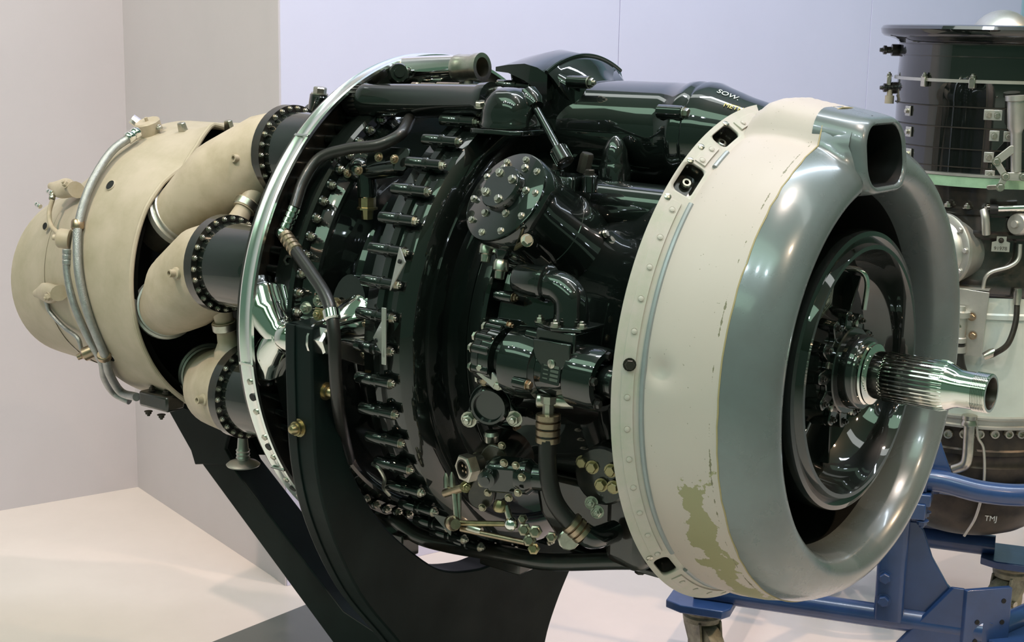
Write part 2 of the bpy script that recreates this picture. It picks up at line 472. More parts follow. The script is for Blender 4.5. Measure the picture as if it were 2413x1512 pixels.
# round holes with a pressed edge
def disc_hole(px, py, r, rad, parent, name='access_hole', flat=1.0):
    p = onr(px, py, r); nrm = Vector((0, p.y, p.z)).normalized()
    q = MB(); q.lathe([(-.002, rad), (.0022, rad*1.0), (.0022, rad*.99)], p, nrm, 24); o = q.build(name, INNER, parent)
    q = MB(); q.lathe([(-.001, rad*1.18), (.002, rad*1.12), (.003, rad*1.0), (.001, rad*.98)], p, nrm, 24, caps=False); q.build('hole_rim', BEIGE, parent)
disc_hole(261, 437, .328, .0115, cone)
disc_hole(108, 533, .262, .0085, tail)
disc_hole(262, 840, .327, .012, cone)
# cast brackets on the cone
def exh_bracket(px0, py0, px1, py1, r0, r1, parent):
    p0, p1 = onr(px0, py0, r0), onr(px1, py1, r1)
    n0 = Vector((0, p0.y, p0.z)).normalized()
    ax = (p1-p0); L = ax.length; ax.normalize(); s = n0.cross(ax).normalized(); n0 = ax.cross(s)
    q = MB(); prof = []
    for k in range(9):
        t = k/8; w = .010 + .012*math.sin(PI*min(1, t*1.1))**2 + .008*t
        c = p0 + ax*(L*t); h = .012 + .010*t
        prof.append([c + s*(w*math.cos(a)) + n0*(h*math.sin(a)) for a in [2*PI*j/12 for j in range(12)]])
    q.loft(prof); o = q.build('pipe_bracket', BEIGE2, parent)
    bolt(p1 - ax*.012 + n0*.020, n0, .0085, o, 'nut', BEIGE2)
    return o
exh_bracket(123, 440, 180, 447, .29, .315, tail)
exh_bracket(88, 690, 140, 690, .275, .312, tail)
# braided hoses
q = MB(); q.tube([onr(318, 316, .350), onr(262, 358, .348), onr(213, 437, .343), onr(186, 523, .340), onr(182, 585, .338), onr(188, 660, .338), onr(212, 752, .338), onr(247, 838, .340), onr(258, 880, .345), onr(285, 923, .352), onr(322, 935, .36)], .0098, 12)
h1 = q.build('braided_hose', BRAID, eng)
q = MB(); q.tube([onr(157, 592, .330), onr(158, 640, .330), onr(172, 710, .333), onr(205, 790, .335), onr(238, 850, .340), onr(246, 890, .348), onr(268, 925, .355), onr(305, 945, .362)], .0085, 12)
h2 = q.build('braided_hose', BRAID, eng)
q = MB(); q.tube([onr(124, 470, .305), onr(116, 500, .300), onr(120, 530, .302), onr(140, 553, .310)], .0055, 10); h3 = q.build('metal_pipe', BEIGE2, eng)
q = MB(); q.tube([onr(108, 708, .285), onr(118, 735, .288), onr(150, 770, .30), onr(182, 795, .315), onr(192, 822, .325)], .0052, 10); h4 = q.build('metal_pipe', BRAID, eng)
def sleeve(px, py, r, px2, py2, rad, L, mt, parent, name='hose_ferrule', ribs=3):
    p, p2 = onr(px, py, r), onr(px2, py2, r); d = (p2-p).normalized()
    q = MB(); pr = []
    for k in range(ribs):
        a = L*k/ribs; w = L/ribs
        pr += [(a, rad*.86), (a+w*.15, rad), (a+w*.8, rad), (a+w*.95, rad*.86)]
    q.lathe(pr, p - d*(L/2), d, 14); return q.build(name, mt, parent)
sleeve(313, 318, .350, 340, 300, .0135, .035, CHROME, h1, ribs=2)
sleeve(183, 530, .339, 182, 560, .0145, .022, COPPER, h1, 'hose_clip', 1)
sleeve(246, 838, .338, 256, 862, .0165, .016, COPPER, h1, 'hose_clip', 1)
sleeve(158, 605, .330, 158, 640, .0105, .035, BRAID, h2)
sleeve(123, 462, .306, 121, 500, .0075, .018, STEEL, h3, ribs=2)
sleeve(118, 452, .310, 105, 446, .006, .024, CHROME, h3, 'pipe_union', 2)
sleeve(90, 483, .285, 100, 490, .006, .022, CHROME, h3, 'pipe_union', 2)
# distributor banjo and top junction box
p = onr(152, 562, .318); nrm = Vector((-.55, p.y*1.4, p.z)).normalized()
q = MB(); q.lathe([(-.012, .022), (.010, .022), (.016, .018), (.020, .007), (.026, .006), (.027, .001)], p, nrm, 20); q.build('pipe_junction', BEIGE2, eng)
p = onr(210, 830, .333); nrm = Vector((-.3, p.y, p.z)).normalized()
q = MB(); q.lathe([(-.012, .016), (.012, .016), (.018, .008), (.028, .007)], p, nrm, 14); q.build('pipe_junction', COPPER, eng)
p = onr(352, 303, .337); nrm = Vector((0, p.y, p.z)).normalized()
q = MB(); q.lathe([(-.012, .030), (.016, .030), (.019, .027), (.019, .004), (.027, .004)], p, nrm, 10)
tb = q.build('thermocouple_box', BEIGE2, eng)
q = MB(); q.lathe([(-.01, .012), (.014, .011)], p + Vector((-.045, 0, .012)), (-.4, -.5, .5), 8); q.build('union_nut', CHROME, tb)
bolt(p + Vector((.036, 0, .002)), nrm, .006, tb, 'nut')
for (px, py) in ((436, 300), (545, 296)):
    p = onr(px, py+4, .335); q = MB(); q.prism([(-.012, -.006), (.012, -.006), (.008, .018), (-.008, .018)], p, (1, 0, 0), (0, p.y/.34, p.z/.34), (0, -p.z/.34, p.y/.34), .012); lg = q.build('lifting_lug', STEEL, cone, bevel=.002)

# ---------------------------------------------------------------- combustion chambers
def can(theta, tw):
    o0 = ep(-.25, .32, theta)
    def sec(X, rad, th, r, n=40, ax=None):
        c = ep(X, rad, th); out = []
        ax_ = ax.normalized() if ax else Vector((1, 0, 0))
        S = ax_.cross(Vector((0, 0, 1))); S = (S if S.length > .2 else ax_.cross(Vector((0, 1, 0)))).normalized(); T = S.cross(ax_)
        return [c + S*(r*math.cos(2*PI*i/n)) + T*(r*math.sin(2*PI*i/n)) for i in range(n)]
    pts = [(-.255, .320, 0, .0905), (-.30, .316, .10*tw, .0905), (-.385, .298, .44*tw, .0860), (-.393, .296, .48*tw, .0860), (-.44, .281, .68*tw, .0745), (-.50, .262, .93*tw, .0620), (-.52, .255, tw, .0595)]
    cs = [ep(X, rd, theta+dt) for (X, rd, dt, r) in pts]
    rings = []
    for i, (X, rd, dt, r) in enumerate(pts):
        ax = Vector((1, 0, 0)) if i == 0 else (cs[max(i-1, 0)] - cs[min(i+1, len(cs)-1)])
        rings.append(sec(X, rd, theta+dt, r, ax=ax))
    q = MB(); q.loft(rings)
    body = q.build('combustion_chamber', BEIGE2, eng)
    ax = (cs[-3]-cs[-1]).normalized()
    q = MB(); q.lathe([(-.012, .060), (-.010, .067), (.004, .069), (.008, .063), (.012, .066), (.018, .066), (.020, .062)], cs[-1], ax, 36, caps=False); clamp = q.build('nose_clamp', ALU, body)
    q = MB(); q.lathe([(-.07, .050), (0, .058)], cs[-1], ax, 24); q.build('discharge_nozzle', BURNT, body)
    S, T, A = frame(ax)
    q = MB(); q.box(cs[-1] + S*.072 + ax*.006, (.016, .02, .02), (S, T, A)); q.build('clamp_lug', ALU, body, bevel=.003)
    # bolted flange and black air casing ahead of it
    q = MB(); q.lathe([(-.262, .0905), (-.262, .0985), (-.240, .0985), (-.240, .080)], (0, o0.y, o0.z), (1, 0, 0), 48, caps=False); q.build('flange', ENAMEL2, body)
    q = MB(); q.lathe([(-.245, .0845), (-.21, .0855), (-.13, .084), (-.07, .079), (-.03, .070), (.03, .062)], (0, o0.y, o0.z), (1, 0, 0), 48); q.build('air_casing', ENAMEL, body)
    for k in range(26):
        a = 2*PI*k/26
        bolt(o0 + Vector((.010, .0915*math.cos(a), .0915*math.sin(a))), (1, 0, 0), .0048, body, 'nut')
    # interconnector boss and drain stub
    c = ep(-.315, .318, theta+2)
    cA, cB = ep(-.288, .320, theta), ep(-.288, .320, theta + 51.43); nd = (cB-cA).normalized(); L = (cB-cA).length
    q = MB(); q.lathe([(.070, .034), (.086, .031), (.094, .026), (.104, .021), (L/2-.010, .019), (L/2-.010, .024), (L/2-.004, .024), (L/2, .020), (L/2+.004, .024), (L/2+.010, .024), (L/2+.010, .019), (L-.104, .021), (L-.094, .026), (L-.086, .031), (L-.070, .034)], cA, nd, 24); q.build('interconnector', BEIGE2, body)
    q = MB(); q.lathe([(L/2-.010, .022), (L/2-.007, .0265), (L/2+.007, .0265), (L/2+.010, .022)], cA, nd, 24, caps=False); q.build('clamp_ring', STEEL, body)
    sd = Vector((-.1, -1, .1)).normalized()
    q = MB(); q.lathe([(0, .014), (.010, .012), (.012, .008), (.024, .008), (.024, .005), (.012, .005)], c + sd*.084 + Vector((.03, 0, -.012)), sd, 14, caps=False); q.build('drain_boss', BEIGE2, body)
    return body
for k, tw in enumerate((33, 27, 22, 22, 22, 24, 30)): can(113.9 + 51.43*k, tw)

# dark turbine casing behind the chambers
q = MB(); q.lathe([(-.72, .15), (-.60, .16), (-.50, .17), (-.40, .19), (-.25, .205), (-.03, .21)], (0, 0, 0), (1, 0, 0), 48); q.build('turbine_casing', INNER, eng)
q = MB(); q.lathe([(-.538, .3055), (-.60, .3185), (-.62, .318), (-.625, .10)], (0, 0, 0), (1, 0, 0), 72, caps=False); q.build('shade_liner', INNER, eng)  # added black liner closing the shroud, its colour stands in for shade inside

# ---------------------------------------------------------------- firewall ring
q = MB(); q.lathe([(-.004, .490), (0, .500), (.004, .5015), (.008, .499), (.026, .499), (.030, .5015), (.034, .500), (.034, .494), (.02, .490)], (0, 0, 0), (1, 0, 0), 180, caps=False, closed=True)
ring = q.build('firewall_ring', BAND, eng)
q = MB(); q.lathe([(-.012, .494), (-.004, .494), (-.004, .42), (-.004, .215), (-.012, .215)], (0, 0, 0), (1, 0, 0), 96, caps=False, closed=True); fw = q.build('firewall', ENAMEL2, eng)
for d in (190, 197, 203.5, 209, 216, 222, 230):
    bolt(ep(.017, .499, d), rad_dir(d), .006, ring, 'screw', STEEL)
for d in (193.5, 206, 219):
    q = MB(); q.lathe([(-.001, .0075), (.0012, .0075)], ep(.018, .499, d), rad_dir(d), 16); q.build('ring_hole', INNER, ring)
for d in (135, 186, 212):    # split clips on the band
    q = MB(); q.box(ep(.017, .5015, d), (.036, .005, .003), (Vector((1, 0, 0)), rad_dir(d+90), rad_dir(d))); q.build('band_joint', CHROME, ring, bevel=.0006)

# ---------------------------------------------------------------- compressor casings
q = MB()
q.lathe([(-.004, .30), (.02, .40), (.03, .448), (.045, .452), (.073, .452), (.078, .446), (.078, .424), (.092, .418), (.102, .416), (.104, .410), (.095, .404), (.085, .385), (.085, .30), (.11, .285), (.15, .288), (.20, .32), (.235, .38), (.248, .425), (.252, .436),
         (.275, .437), (.284, .440), (.286, .448), (.300, .448), (.302, .440), (.312, .438), (.326, .4415), (.338, .4390), (.348, .427), (.355, .410), (.3575, .396), (.356, .385), (.351, .3795), (.344, .377), (.338, .36), (.340, .33), (.352, .326), (.366, .326), (.368, .331), (.395, .331), (.396, .3285), (.40, .3285), (.401, .331), (.425, .331), (.430, .327), (.432, .295), (.47, .285), (.56, .285), (.64, .30), (.71, .34), (.765, .392), (.775, .395)], (0, 0, 0), (1, 0, 0), 120, caps=False)
comp = q.build('compressor_casing', ENAMEL, eng)
# rear flange lobes with nuts
NB2 = 78
lob = MB(); lob.lathe([(-.045, .0095), (.038, .0105), (.040, .009)], axis=(0, 0, 1), seg=14); lobm = lob.mesh('stud_lobe', ENAMEL)
bos = MB(); bos.lathe([(0, .0085), (.0015, .0105), (.036, .0105), (.038, .0092), (.040, .0118), (.048, .0118), (.050, .0098), (.070, .0098), (.078, .0098)], axis=(0, 0, 1), seg=16)
bos.box((0, -.010, .040), (.006, .022, .060)); bosm = bos.mesh('stud_boss', ENAMEL)
def place(me, name, pos, d, parent, up=None):
    o = bpy.data.objects.new(name, me); COL.objects.link(o)
    A = Vector(d).normalized(); U = Vector(up) if up is not None else Vector((0, 0, 1))
    U = (U - A*U.dot(A)).normalized(); S = U.cross(A)
    M4 = Matrix.Identity(4)
    for i in range(3): M4[i][0] = S[i]; M4[i][1] = U[i]; M4[i][2] = A[i]; M4[i][3] = Vector(pos)[i]
    attach(o, parent); o.matrix_basis = M4
    return o
for k in range(NB2):
    d = 142.0 + 4.615*k
    if 100 < d % 360 < 262:
        place(lobm, 'stud_lobe', ep(.042, .434, d), (1, 0, 0), comp, rad_dir(d))
        bolt(ep(.082, .434, d), (1, 0, 0), .0062, comp, 'nut')
for k in range(50):
    d = 121.0 + 7.2*k
    place(bosm, 'stud_boss', ep(.252, .455, d), (1, 0, 0), comp, rad_dir(d))
    bolt(ep(.330, .455, d), (1, 0, 0), .0068, comp, 'nut', spin=random.uniform(0, 3))
# small ring of nuts on the front ring of the casing
for d in (150, 161, 170, 179, 205, 226):
    place(lobm, 'stud_lobe', ep(.428, .308, d), (1, 0, 0), comp, rad_dir(d))
    bolt(ep(.468, .308, d), (1, 0, 0), .0065, comp, 'nut', COPPER)
# triangular bracket plates on two studs
def tri_plate(A, B, C, n, th, hole):
    A, B, C = Vector(A), Vector(B), Vector(C); q = MB(); nn = (B-A).cross(C-A).normalized()*th
    i = len(q.v); q.v += [A, B, C, A+nn, B+nn, C+nn]; q.f += [(0, 2, 1), (3, 4, 5), (0, 1, 4, 3), (1, 2, 5, 4), (2, 0, 3, 5)]
    o = q.build('bracket_plate', ALU, comp)
    q = MB(); q.lathe([(-.003, .0038), (.003, .0038)], Vector(hole), nn, 12); q.build('plate_hole', INNER, o)
P = lambda px, py, r=.468: onr(px, py, r)
tri_plate(P(941, 582, .470), P(954, 617, .476), P(918, 684, .468), 1, .0022, P(943, 616, .4735))
tri_plate(P(906, 742, .478), P(904, 842, .478), P(879, 795, .462), 1, .0022, P(888, 802, .4665))
q = MB(); q.box((P(906, 742, .478)+P(904, 842, .478))/2, (.010, .003, .098), (Vector((1, 0, 0)), Vector((0, 1, 0)), Vector((0, 0, 1)))); q.build('bracket_plate', ALU, comp, bevel=.0008)
q = MB(); q.tube([onr(878, 1092, .462), onr(893, 1103, .466), onr(906, 1128, .466), onr(904, 1148, .464), onr(918, 1166, .462)], .0038, 8); q.build('wire_clip', STEEL, comp)
# cast trumpet strut below the flange
q = MB()
q.loft([circ(0, 0, 0, 0.001)]*0 or [[ep(.175, rr, 172) + Vector((w*math.cos(t), 0, 0)) + rad_dir(262)*(w*1.5*math.sin(t)) for t in [2*PI*j/24 for j in range(24)]] for (rr, w) in ((.27, .075), (.30, .055), (.33, .045), (.37, .040), (.40, .042))])
q.build('mount_pad', ENAMEL, comp)

# ---------------------------------------------------------------- intake cowl
SC_Y, SC_A, SC_Z = -0.030, 0.088, 0.358
def scoop_top(X):
    return float(np.interp(X, [.780, .796, .812, .83, .86, .93, 1.01], [.395, .412, .436, .449, .4515, .440, .425]))
def scoop_ext(X, th):
    top = scoop_top(X); bb = top - SC_Z; c, s = math.cos(th), math.sin(th)
    if s < 0.3: return 0.0
    best = 0.0
    for k in range(60):
        t = 0.48 - 0.0025*k
        u = abs((t*c - SC_Y)/SC_A); v = (t*s - SC_Z)/bb
        v = abs(v) if v > 0 else abs(v)*0.6
        if u**3.2 + v**3.2 <= 1.0: return t
    return best
def smax(a, b, k):
    h = max(k - abs(a-b), 0.0)/k
    return max(a, b) + h*h*k*0.25
def skin_r(X):
    return float(np.interp(X, [.806, .815, .83, .86, .90, .94], [.404, .408, .4105, .4115, .4075, .399]))
b = MB(); rings = []
NA = 360
Xs = [.806, .812, .818, .825, .8325, .84, .8475, .855, .8625, .87, .88, .89, .90, .91, .925, .940]
dent = ep(.842, .409, 173.0); dent2 = ep(.862, .409, 178.5)
for X in Xs:
    ring_ = []
    for i in range(NA):
        a = 2*PI*i/NA; r = smax(skin_r(X), scoop_ext(X, a), .030)
        p = Vector((X, r*math.cos(a), r*math.sin(a))); dd = (p-dent).length
        r += -0.011*math.exp(-(dd/.017)**2) + 0.003*math.exp(-((p - dent2).length/.03)**2)
        ring_.append((X, r*math.cos(a), r*math.sin(a)))
    rings.append(ring_)
b.loft(rings, caps=False)
b.loft([rings[0], [(p[0]+.004, p[1]*.975, p[2]*.975) for p in rings[0]]], caps=False)
cowl = b.build('intake_cowl', COWLM, eng, sharp=60)
# polished grey nose lip
lip_prof = [(.9395, .4000), (.948, .3975), (.960, .3930), (.975, .3855), (.990, .3755), (1.002, .3640), (1.010, .3520), (1.0125, .3400), (1.010, .3290), (1.002, .3200), (.988, .3130), (.965, .3085), (.93, .305), (.88, .302), (.82, .300), (.76, .30)]
b = MB(); rings = []
for j, (X, r0) in enumerate(lip_prof):
    ring_ = []
    for i in range(NA):
        a = 2*PI*i/NA
        r = smax(r0, scoop_ext(X, a), .034) if j <= 4 else r0
        ring_.append((X, r*math.cos(a), r*math.sin(a)))
    rings.append(ring_)
b.loft(rings[:13], caps=False)
def in_mouth(v):      # the scoop passes through the lip: leave that part of the lip out
    return v[2] > 0 and abs(v[1]-SC_Y) < .075 and abs(v[2]-.3655) < .052
b.f = [f for f in b.f if not (any(in_mouth(b.v[i]) for i in f) and max(b.v[i][0] for i in f) > .96)]
lip = b.build('nose_lip', LIP, cowl, sharp=60)
b = MB(); b.loft([[(p[0], p[1], p[2]) for p in r] for r in rings[12:]], caps=False); b.build('intake_duct', INNER, cowl)
# oil cooler scoop mouth
def mouth(X0, hw, hh, r, dz, tilt):
    out = []
    for (u, v) in rrect(hw, hh, r, 8):
        out.append((X0 - tilt*v, SC_Y + u*1.0, .3625 + dz + v))
    return out
b = MB()
b.loft([mouth(.925, .0865, .072, .046, .005, 0), mouth(.95, .086, .0690, .046, .004, .02), mouth(.975, .085, .0660, .046, .003, .06), mouth(.995, .0835, .0625, .046, .003, .10), mouth(1.008, .0810, .0595, .045, .003, .12), mouth(1.014, .0775, .0560, .043, .003, .12), mouth(1.016, .0735, .0520, .040, .003, .12), mouth(1.013, .0705, .0490, .038, .003, .12), mouth(1.0105, .0698, .0483, .038, .003, .12)], caps=False)
b.build('scoop_mouth', LIP, cowl, sharp=70)
b = MB(); b.loft([mouth(1.0107, .0699, .0484, .038, .003, .12), mouth(.985, .0690, .0475, .037, .003, .08), mouth(.90, .067, .045, .034, .005, 0), mouth(.83, .062, .040, .03, .008, 0)], caps=True); b.f = [f for f in b.f if not (len(f) > 4 and max(b.v[i][0] for i in f) > .95)]
b.build('scoop_duct', INNER, cowl)
# rear attachment flange with its cut-outs
b = MB(); b.lathe([(.772, .434), (.7735, .4355), (.780, .4305), (.806, .4085), (.812, .404), (.808, .400), (.776, .4275)], (0, 0, 0), (1, 0, 0), 240, caps=False, closed=True)
fl = b.build('cowl_flange', CREAM, cowl, sharp=50)
def cone_frame(deg):
    """point mid-flange, tangent, up-slope and outward normal at an angle"""
    p = ep(.7895, .4225, deg); t = rad_dir(deg+90); sl = (ep(.772, .434, deg) - ep(.806, .4085, deg)).normalized(); nrm = sl.cross(t).normalized()
    if nrm.dot(rad_dir(deg) + Vector((1, 0, 0))) < 0: nrm = -nrm
    return p, t, sl, nrm
cutters = []
for (deg, w, h, off) in ((111.8, .0275, .0150, -.0035), (128.9, .0315, .0165, -.0035), (227.0, .0260, .0135, -.002)):
    p, t, sl, nrm = cone_frame(deg)
    q = MB(); q.prism(rrect(w, h, .0100, 5), p + sl*off - nrm*.02, t, sl, nrm, .04)
    me = q.mesh('cut', CREAM, 60); o = bpy.data.objects.new('cut', me); COL.objects.link(o); cutters.append(o)
for o in cutters:
    md = fl.modifiers.new('cut', 'BOOLEAN'); md.operation = 'DIFFERENCE'; md.object = o; md.solver = 'EXACT'
dg = bpy.context.evaluated_depsgraph_get()
nm = bpy.data.meshes.new_from_object(fl.evaluated_get(dg)); fl.modifiers.clear(); fl.data = nm
for o in cutters: bpy.data.objects.remove(o)
for (deg, w) in ((111.8, .0275), (128.9, .0315), (227.0, .0260)):
    p, t, sl, nrm = cone_frame(deg)
    q = MB(); r0 = rrect(w+.003, .0195, .010, 5); r1 = rrect(w-.004, .013, .008, 5)
    q.loft([[p + t*u + sl*v - nrm*.004 for (u, v) in r0], [p + t*u + sl*v - nrm*.030 for (u, v) in r1]], caps=False)
    i = len(q.v); q.v += [p + t*u + sl*v - nrm*.030 for (u, v) in r1]; q.f.append(tuple(range(i, i+len(r1))))
    pk = q.build('latch_pocket', ENAMEL2, fl)
    q = MB(); q.lathe([(0, .009), (.006, .009), (.008, .007), (.008, .004), (.002, .004)], p - nrm*.029 - t*.008 - sl*.002, nrm, 16, caps=False); q.build('latch_stud', STEEL, fl)
# riveted strips and rivets
def strip(d0, d1, s0=-.013, s1=.006):
    q = MB(); n_ = max(3, int(abs(d1-d0)/2)); rg = []
    for k in range(n_+1):
        p, t, sl, nrm = cone_frame(d0 + (d1-d0)*k/n_)
        rg.append([p + sl*s0 - nrm*.001, p + sl*s0 + nrm*.0022, p + sl*s1 + nrm*.0022, p + sl*s1 - nrm*.001])
    q.loft(rg); q.build('riveted_strip', CREAM, fl, bevel=.0005)
strip(95, 106.5); strip(117.0, 123.8); strip(135.5, 221.0); strip(233, 262)
for k in range(13):
    d = 137.9 + 6.94*k
    if k == 5: continue
    p, t, sl, nrm = cone_frame(d); bolt(p - sl*.004 + nrm*.0024, nrm, .0052, fl, 'rivet', CREAM)
for d in (97.3, 104.3, 118.6, 122.8, 236, 243, 250, 257):
    p, t, sl, nrm = cone_frame(d); bolt(p - sl*.004 + nrm*.0024, nrm, .0052, fl, 'rivet', CREAM)
for (px, py) in ((1655, 354), (1631, 389), (1580, 474), (1712, 300), (1533, 1310)):
    q_ = onx(px, py, .781); d = math.degrees(math.atan2(q_.z, q_.y)); p, t, sl, nrm = cone_frame(d); bolt(p + sl*.0115 + nrm*.001, nrm, .0055, fl, 'screw', STEEL)
p, t, sl, nrm = cone_frame(172.6); bolt(p - sl*.004 + nrm*.002, nrm, .0080, fl, 'bolt', BURNT)
# rubber bead between flange and skin
for (d0, d1) in ((95, 105.5), (116.5, 122.5), (134.5, 222.5), (231, 450)):
    q = MB(); q.tube([ep(.8115, .4075, d0 + (d1-d0)*k/40) for k in range(41)], .0048, 8, smooth=0); q.build('seal_bead', BEADG, cowl)
# sealant fillet line between skin and lip
q = MB(); pts_ = []
for i in range(0, NA+1, 3):
    a = 2*PI*i/NA; r = smax(skin_r(.94), scoop_ext(.94, a), .032) + .0006
    pts_.append(Vector((.9405 + random.uniform(-.0012, .0012), r*math.cos(a), r*math.sin(a))))
q.tube(pts_, .0014, 6, smooth=0); q.build('sealant_line', mat('sealant', (0.42, 0.33, 0.17), .6), cowl)

# ---------------------------------------------------------------- reduction gear nose and propeller shaft
q = MB()
q.lathe([(.74, .17), (.80, .195), (.87, .222), (.93, .236), (.955, .2385), (.968, .2385), (.975, .236), (.977, .228), (.973, .221), (.979, .218), (.985, .214), (.985, .207), (.978, .2035), (.955, .2005), (.925, .192), (.905, .175), (.900, .15), (.905, .125), (.915, .105), (.93, .095), (.945, .09), (.945, .0)], (0, 0, 0), (1, 0, 0), 120, caps=False)
gear = q.build('reduction_gear_casing', ENAMEL, eng)
for d in range(0, 360, 45):       # ribs on the dished face
    q = MB(); A_, B_ = ep(.915, .105, d+8), ep(.918, .178, d+8); t = rad_dir(d+98)
    q.loft([[A_ + t*.006 + Vector((-.02, 0, 0)), A_ + t*.004 + Vector((.012, 0, 0)), A_ - t*.004 + Vector((.012, 0, 0)), A_ - t*.006 + Vector((-.02, 0, 0))],
            [B_ + t*.006 + Vector((-.02, 0, 0)), B_ + t*.003 + Vector((.004, 0, 0)), B_ - t*.003 + Vector((.004, 0, 0)), B_ - t*.006 + Vector((-.02, 0, 0))]])
    q.build('rib', ENAMEL, gear, bevel=.0015)
# emblem plate with a lighter stamped panel near the top of the dish
t = rad_dir(206); pc = ep(.934, .148, 116)
q = MB(); q.prism(rrect(.026, .040, .008), pc, t, rad_dir(116)*.92 + Vector((.25, 0, 0)), Vector((1, 0, 0)), .010); emb = q.build('maker_plate', mat('maker_plate_enamel', (.10, .125, .085), .25, .5, .5), gear, bevel=.002)
SILV = mat('plate_lettering', (0.45, 0.5, 0.38), .3, .8)
for k, w in enumerate((.006, .006)):
    q = MB(); rr_ = rrect(.0165 - k*.006, .029 - k*.007, .004)
    ri_ = rrect(.0150 - k*.006, .0275 - k*.007, .0035)
    f0 = lambda L_: [pc + t*u + (rad_dir(116)*.92 + Vector((.25, 0, 0)))*v + Vector((.0115, 0, 0)) for (u, v) in L_]
    q.loft([f0(rr_), f0(ri_)], caps=False); q.build('plate_border', SILV, emb)
for k in range(3):
    q = MB(); q.prism(rrect(.0055, .0045, .0015), pc + (rad_dir(116)*.92 + Vector((.25, 0, 0)))*(-.012 + .012*k) + Vector((.0105, 0, 0)), t, rad_dir(116)*.92 + Vector((.25, 0, 0)), Vector((1, 0, 0)), .0012); q.build('plate_letter', SILV, emb)
# scalloped retaining plate with bolt bosses
q = MB(); out = []
NP = 12
for i in range(240):
    a = 2*PI*i/240; w = math.cos(a*NP); out.append(((.088 + .013*math.tanh(2.2*w))*math.cos(a), (.088 + .013*math.tanh(2.2*w))*math.sin(a)))
q.prism(out, (.944, 0, 0), (0, 1, 0), (0, 0, 1), (1, 0, 0), .012); hub = q.build('retaining_plate', ENAMEL, gear, bevel=.002)
for k in range(NP):
    d = 360*k/NP
    q = MB(); q.lathe([(0, .015), (.024, .013), (.034, .0115)], ep(.912, .090, d), (1, 0, 0), 16); q.build('bolt_boss', ENAMEL, hub)
    bolt(ep(.956, .090, d), (1, 0, 0), .0052, hub, 'nut', ENAMEL2)
for d in (150, 210, 270, 60):
    q = MB(); q.lathe([(0, .006), (.004, .006), (.005, .004)], ep(.956, .079, d+15), (1, 0, 0), 12); q.build('locking_dowel', STEEL, hub)
q = MB(); q.lathe([(.95, .074), (.964, .074), (.966, .072), (.966, .064), (.974, .064), (.990, .062), (.992, .060)], (0, 0, 0), (1, 0, 0), 64); q.build('oil_seal_housing', ENAMEL, hub)
# dipping oil pipe inside the dish
q = MB(); q.tube([ep(.925, .170, 82), ep(.955, .168, 80), ep(.967, .150, 77), ep(.965, .105, 72)], .0045, 10); q.build('oil_pipe', CHROME, gear)
sh_prof = [(.985, .052), (.988, .0535), (1.000, .0535), (1.003, .051), (1.006, .051), (1.008, .047), (1.010, .0405), (1.030, .0395)]
q = MB(); q.lathe(sh_prof, (0, 0, 0), (1, 0, 0), 64); shaft = q.build('propeller_shaft', CHROME, eng)
q = MB(); NT = 36; rings = []
def spl(X, ro, ri):
    out = []
    for k in range(NT):
        for (f, r) in ((0.0, ri), (.22, ri), (.34, ro), (.66, ro), (.78, ri)):
            a = 2*PI*(k+f)/NT; out.append((X, r*math.cos(a), r*math.sin(a)))
    return out
q.loft([spl(1.026, .0385, .0380), spl(1.030, .0415, .0385), spl(1.127, .0415, .0385), spl(1.136, .0388, .0380)], caps=True)
q.build('spline', CHROME, shaft, sharp=30)
q = MB(); q.lathe([(1.130, .0385), (1.137, .038), (1.147, .0325), (1.156, .0305), (1.176, .0302), (1.180, .0300)], (0, 0, 0), (1, 0, 0), 64); q.build('shaft_neck', CHROME, shaft)
pr = []
for k in range(9):
    x = 1.1795 + .0026*k; pr += [(x, .0300), (x+.0009, .0319), (x+.0017, .0319), (x+.0026, .0300)]
pr += [(1.2040, .0312), (1.2045, .0305), (1.2045, .0262)]
q = MB(); q.lathe(pr, (0, 0, 0), (1, 0, 0), 64, caps=False); q.build('shaft_thread', COPPER if False else CHROME, shaft, sharp=25)
q = MB(); q.lathe([(1.2045, .0262), (1.2030, .0252), (1.15, .0250), (1.149, .0)], (0, 0, 0), (1, 0, 0), 32, caps=False); q.build('shaft_bore', BURNT, shaft)

# ---------------------------------------------------------------- oil cooler on top
OZ, OR_ = .372, .090
q = MB()
q.lathe([(.40, .090), (.415, .0915), (.43, .0905), (.50, .0925), (.60, .0930), (.628, .0925), (.636, .0965), (.650, .0970), (.656, .0935), (.664, .0935), (.668, .0970), (.684, .0955), (.70, .0890), (.75, .0730), (.80, .0610), (.84, .056)], (0, 0, OZ), (1, 0, 0), 72)
cool = q.build('oil_cooler', ENAMEL, eng)
for (x, d, L) in ((.645, 152, .045),):
    c = Vector((x, .098*math.cos(math.radians(d)), OZ + .098*math.sin(math.radians(d))))
    q = MB(); q.cyl(c - Vector((.028, 0, 0)), c + Vector((.024, 0, 0)), .0125, 18, bev=.002); q.build('clamp_lug', ENAMEL, cool); bolt(c + Vector((.024, 0, 0)), (1, 0, 0), .0085, cool, 'bolt')
c = ony(1360, 193, -.075)
q = MB(); q.cyl(c - Vector((.02, 0, 0)), c + Vector((.028, 0, 0)), .0115, 18, bev=.002); q.build('clamp_lug', ENAMEL, cool); bolt(c + Vector((.026, 0, 0)), (1, 0, 0), .0085, cool, 'nut')
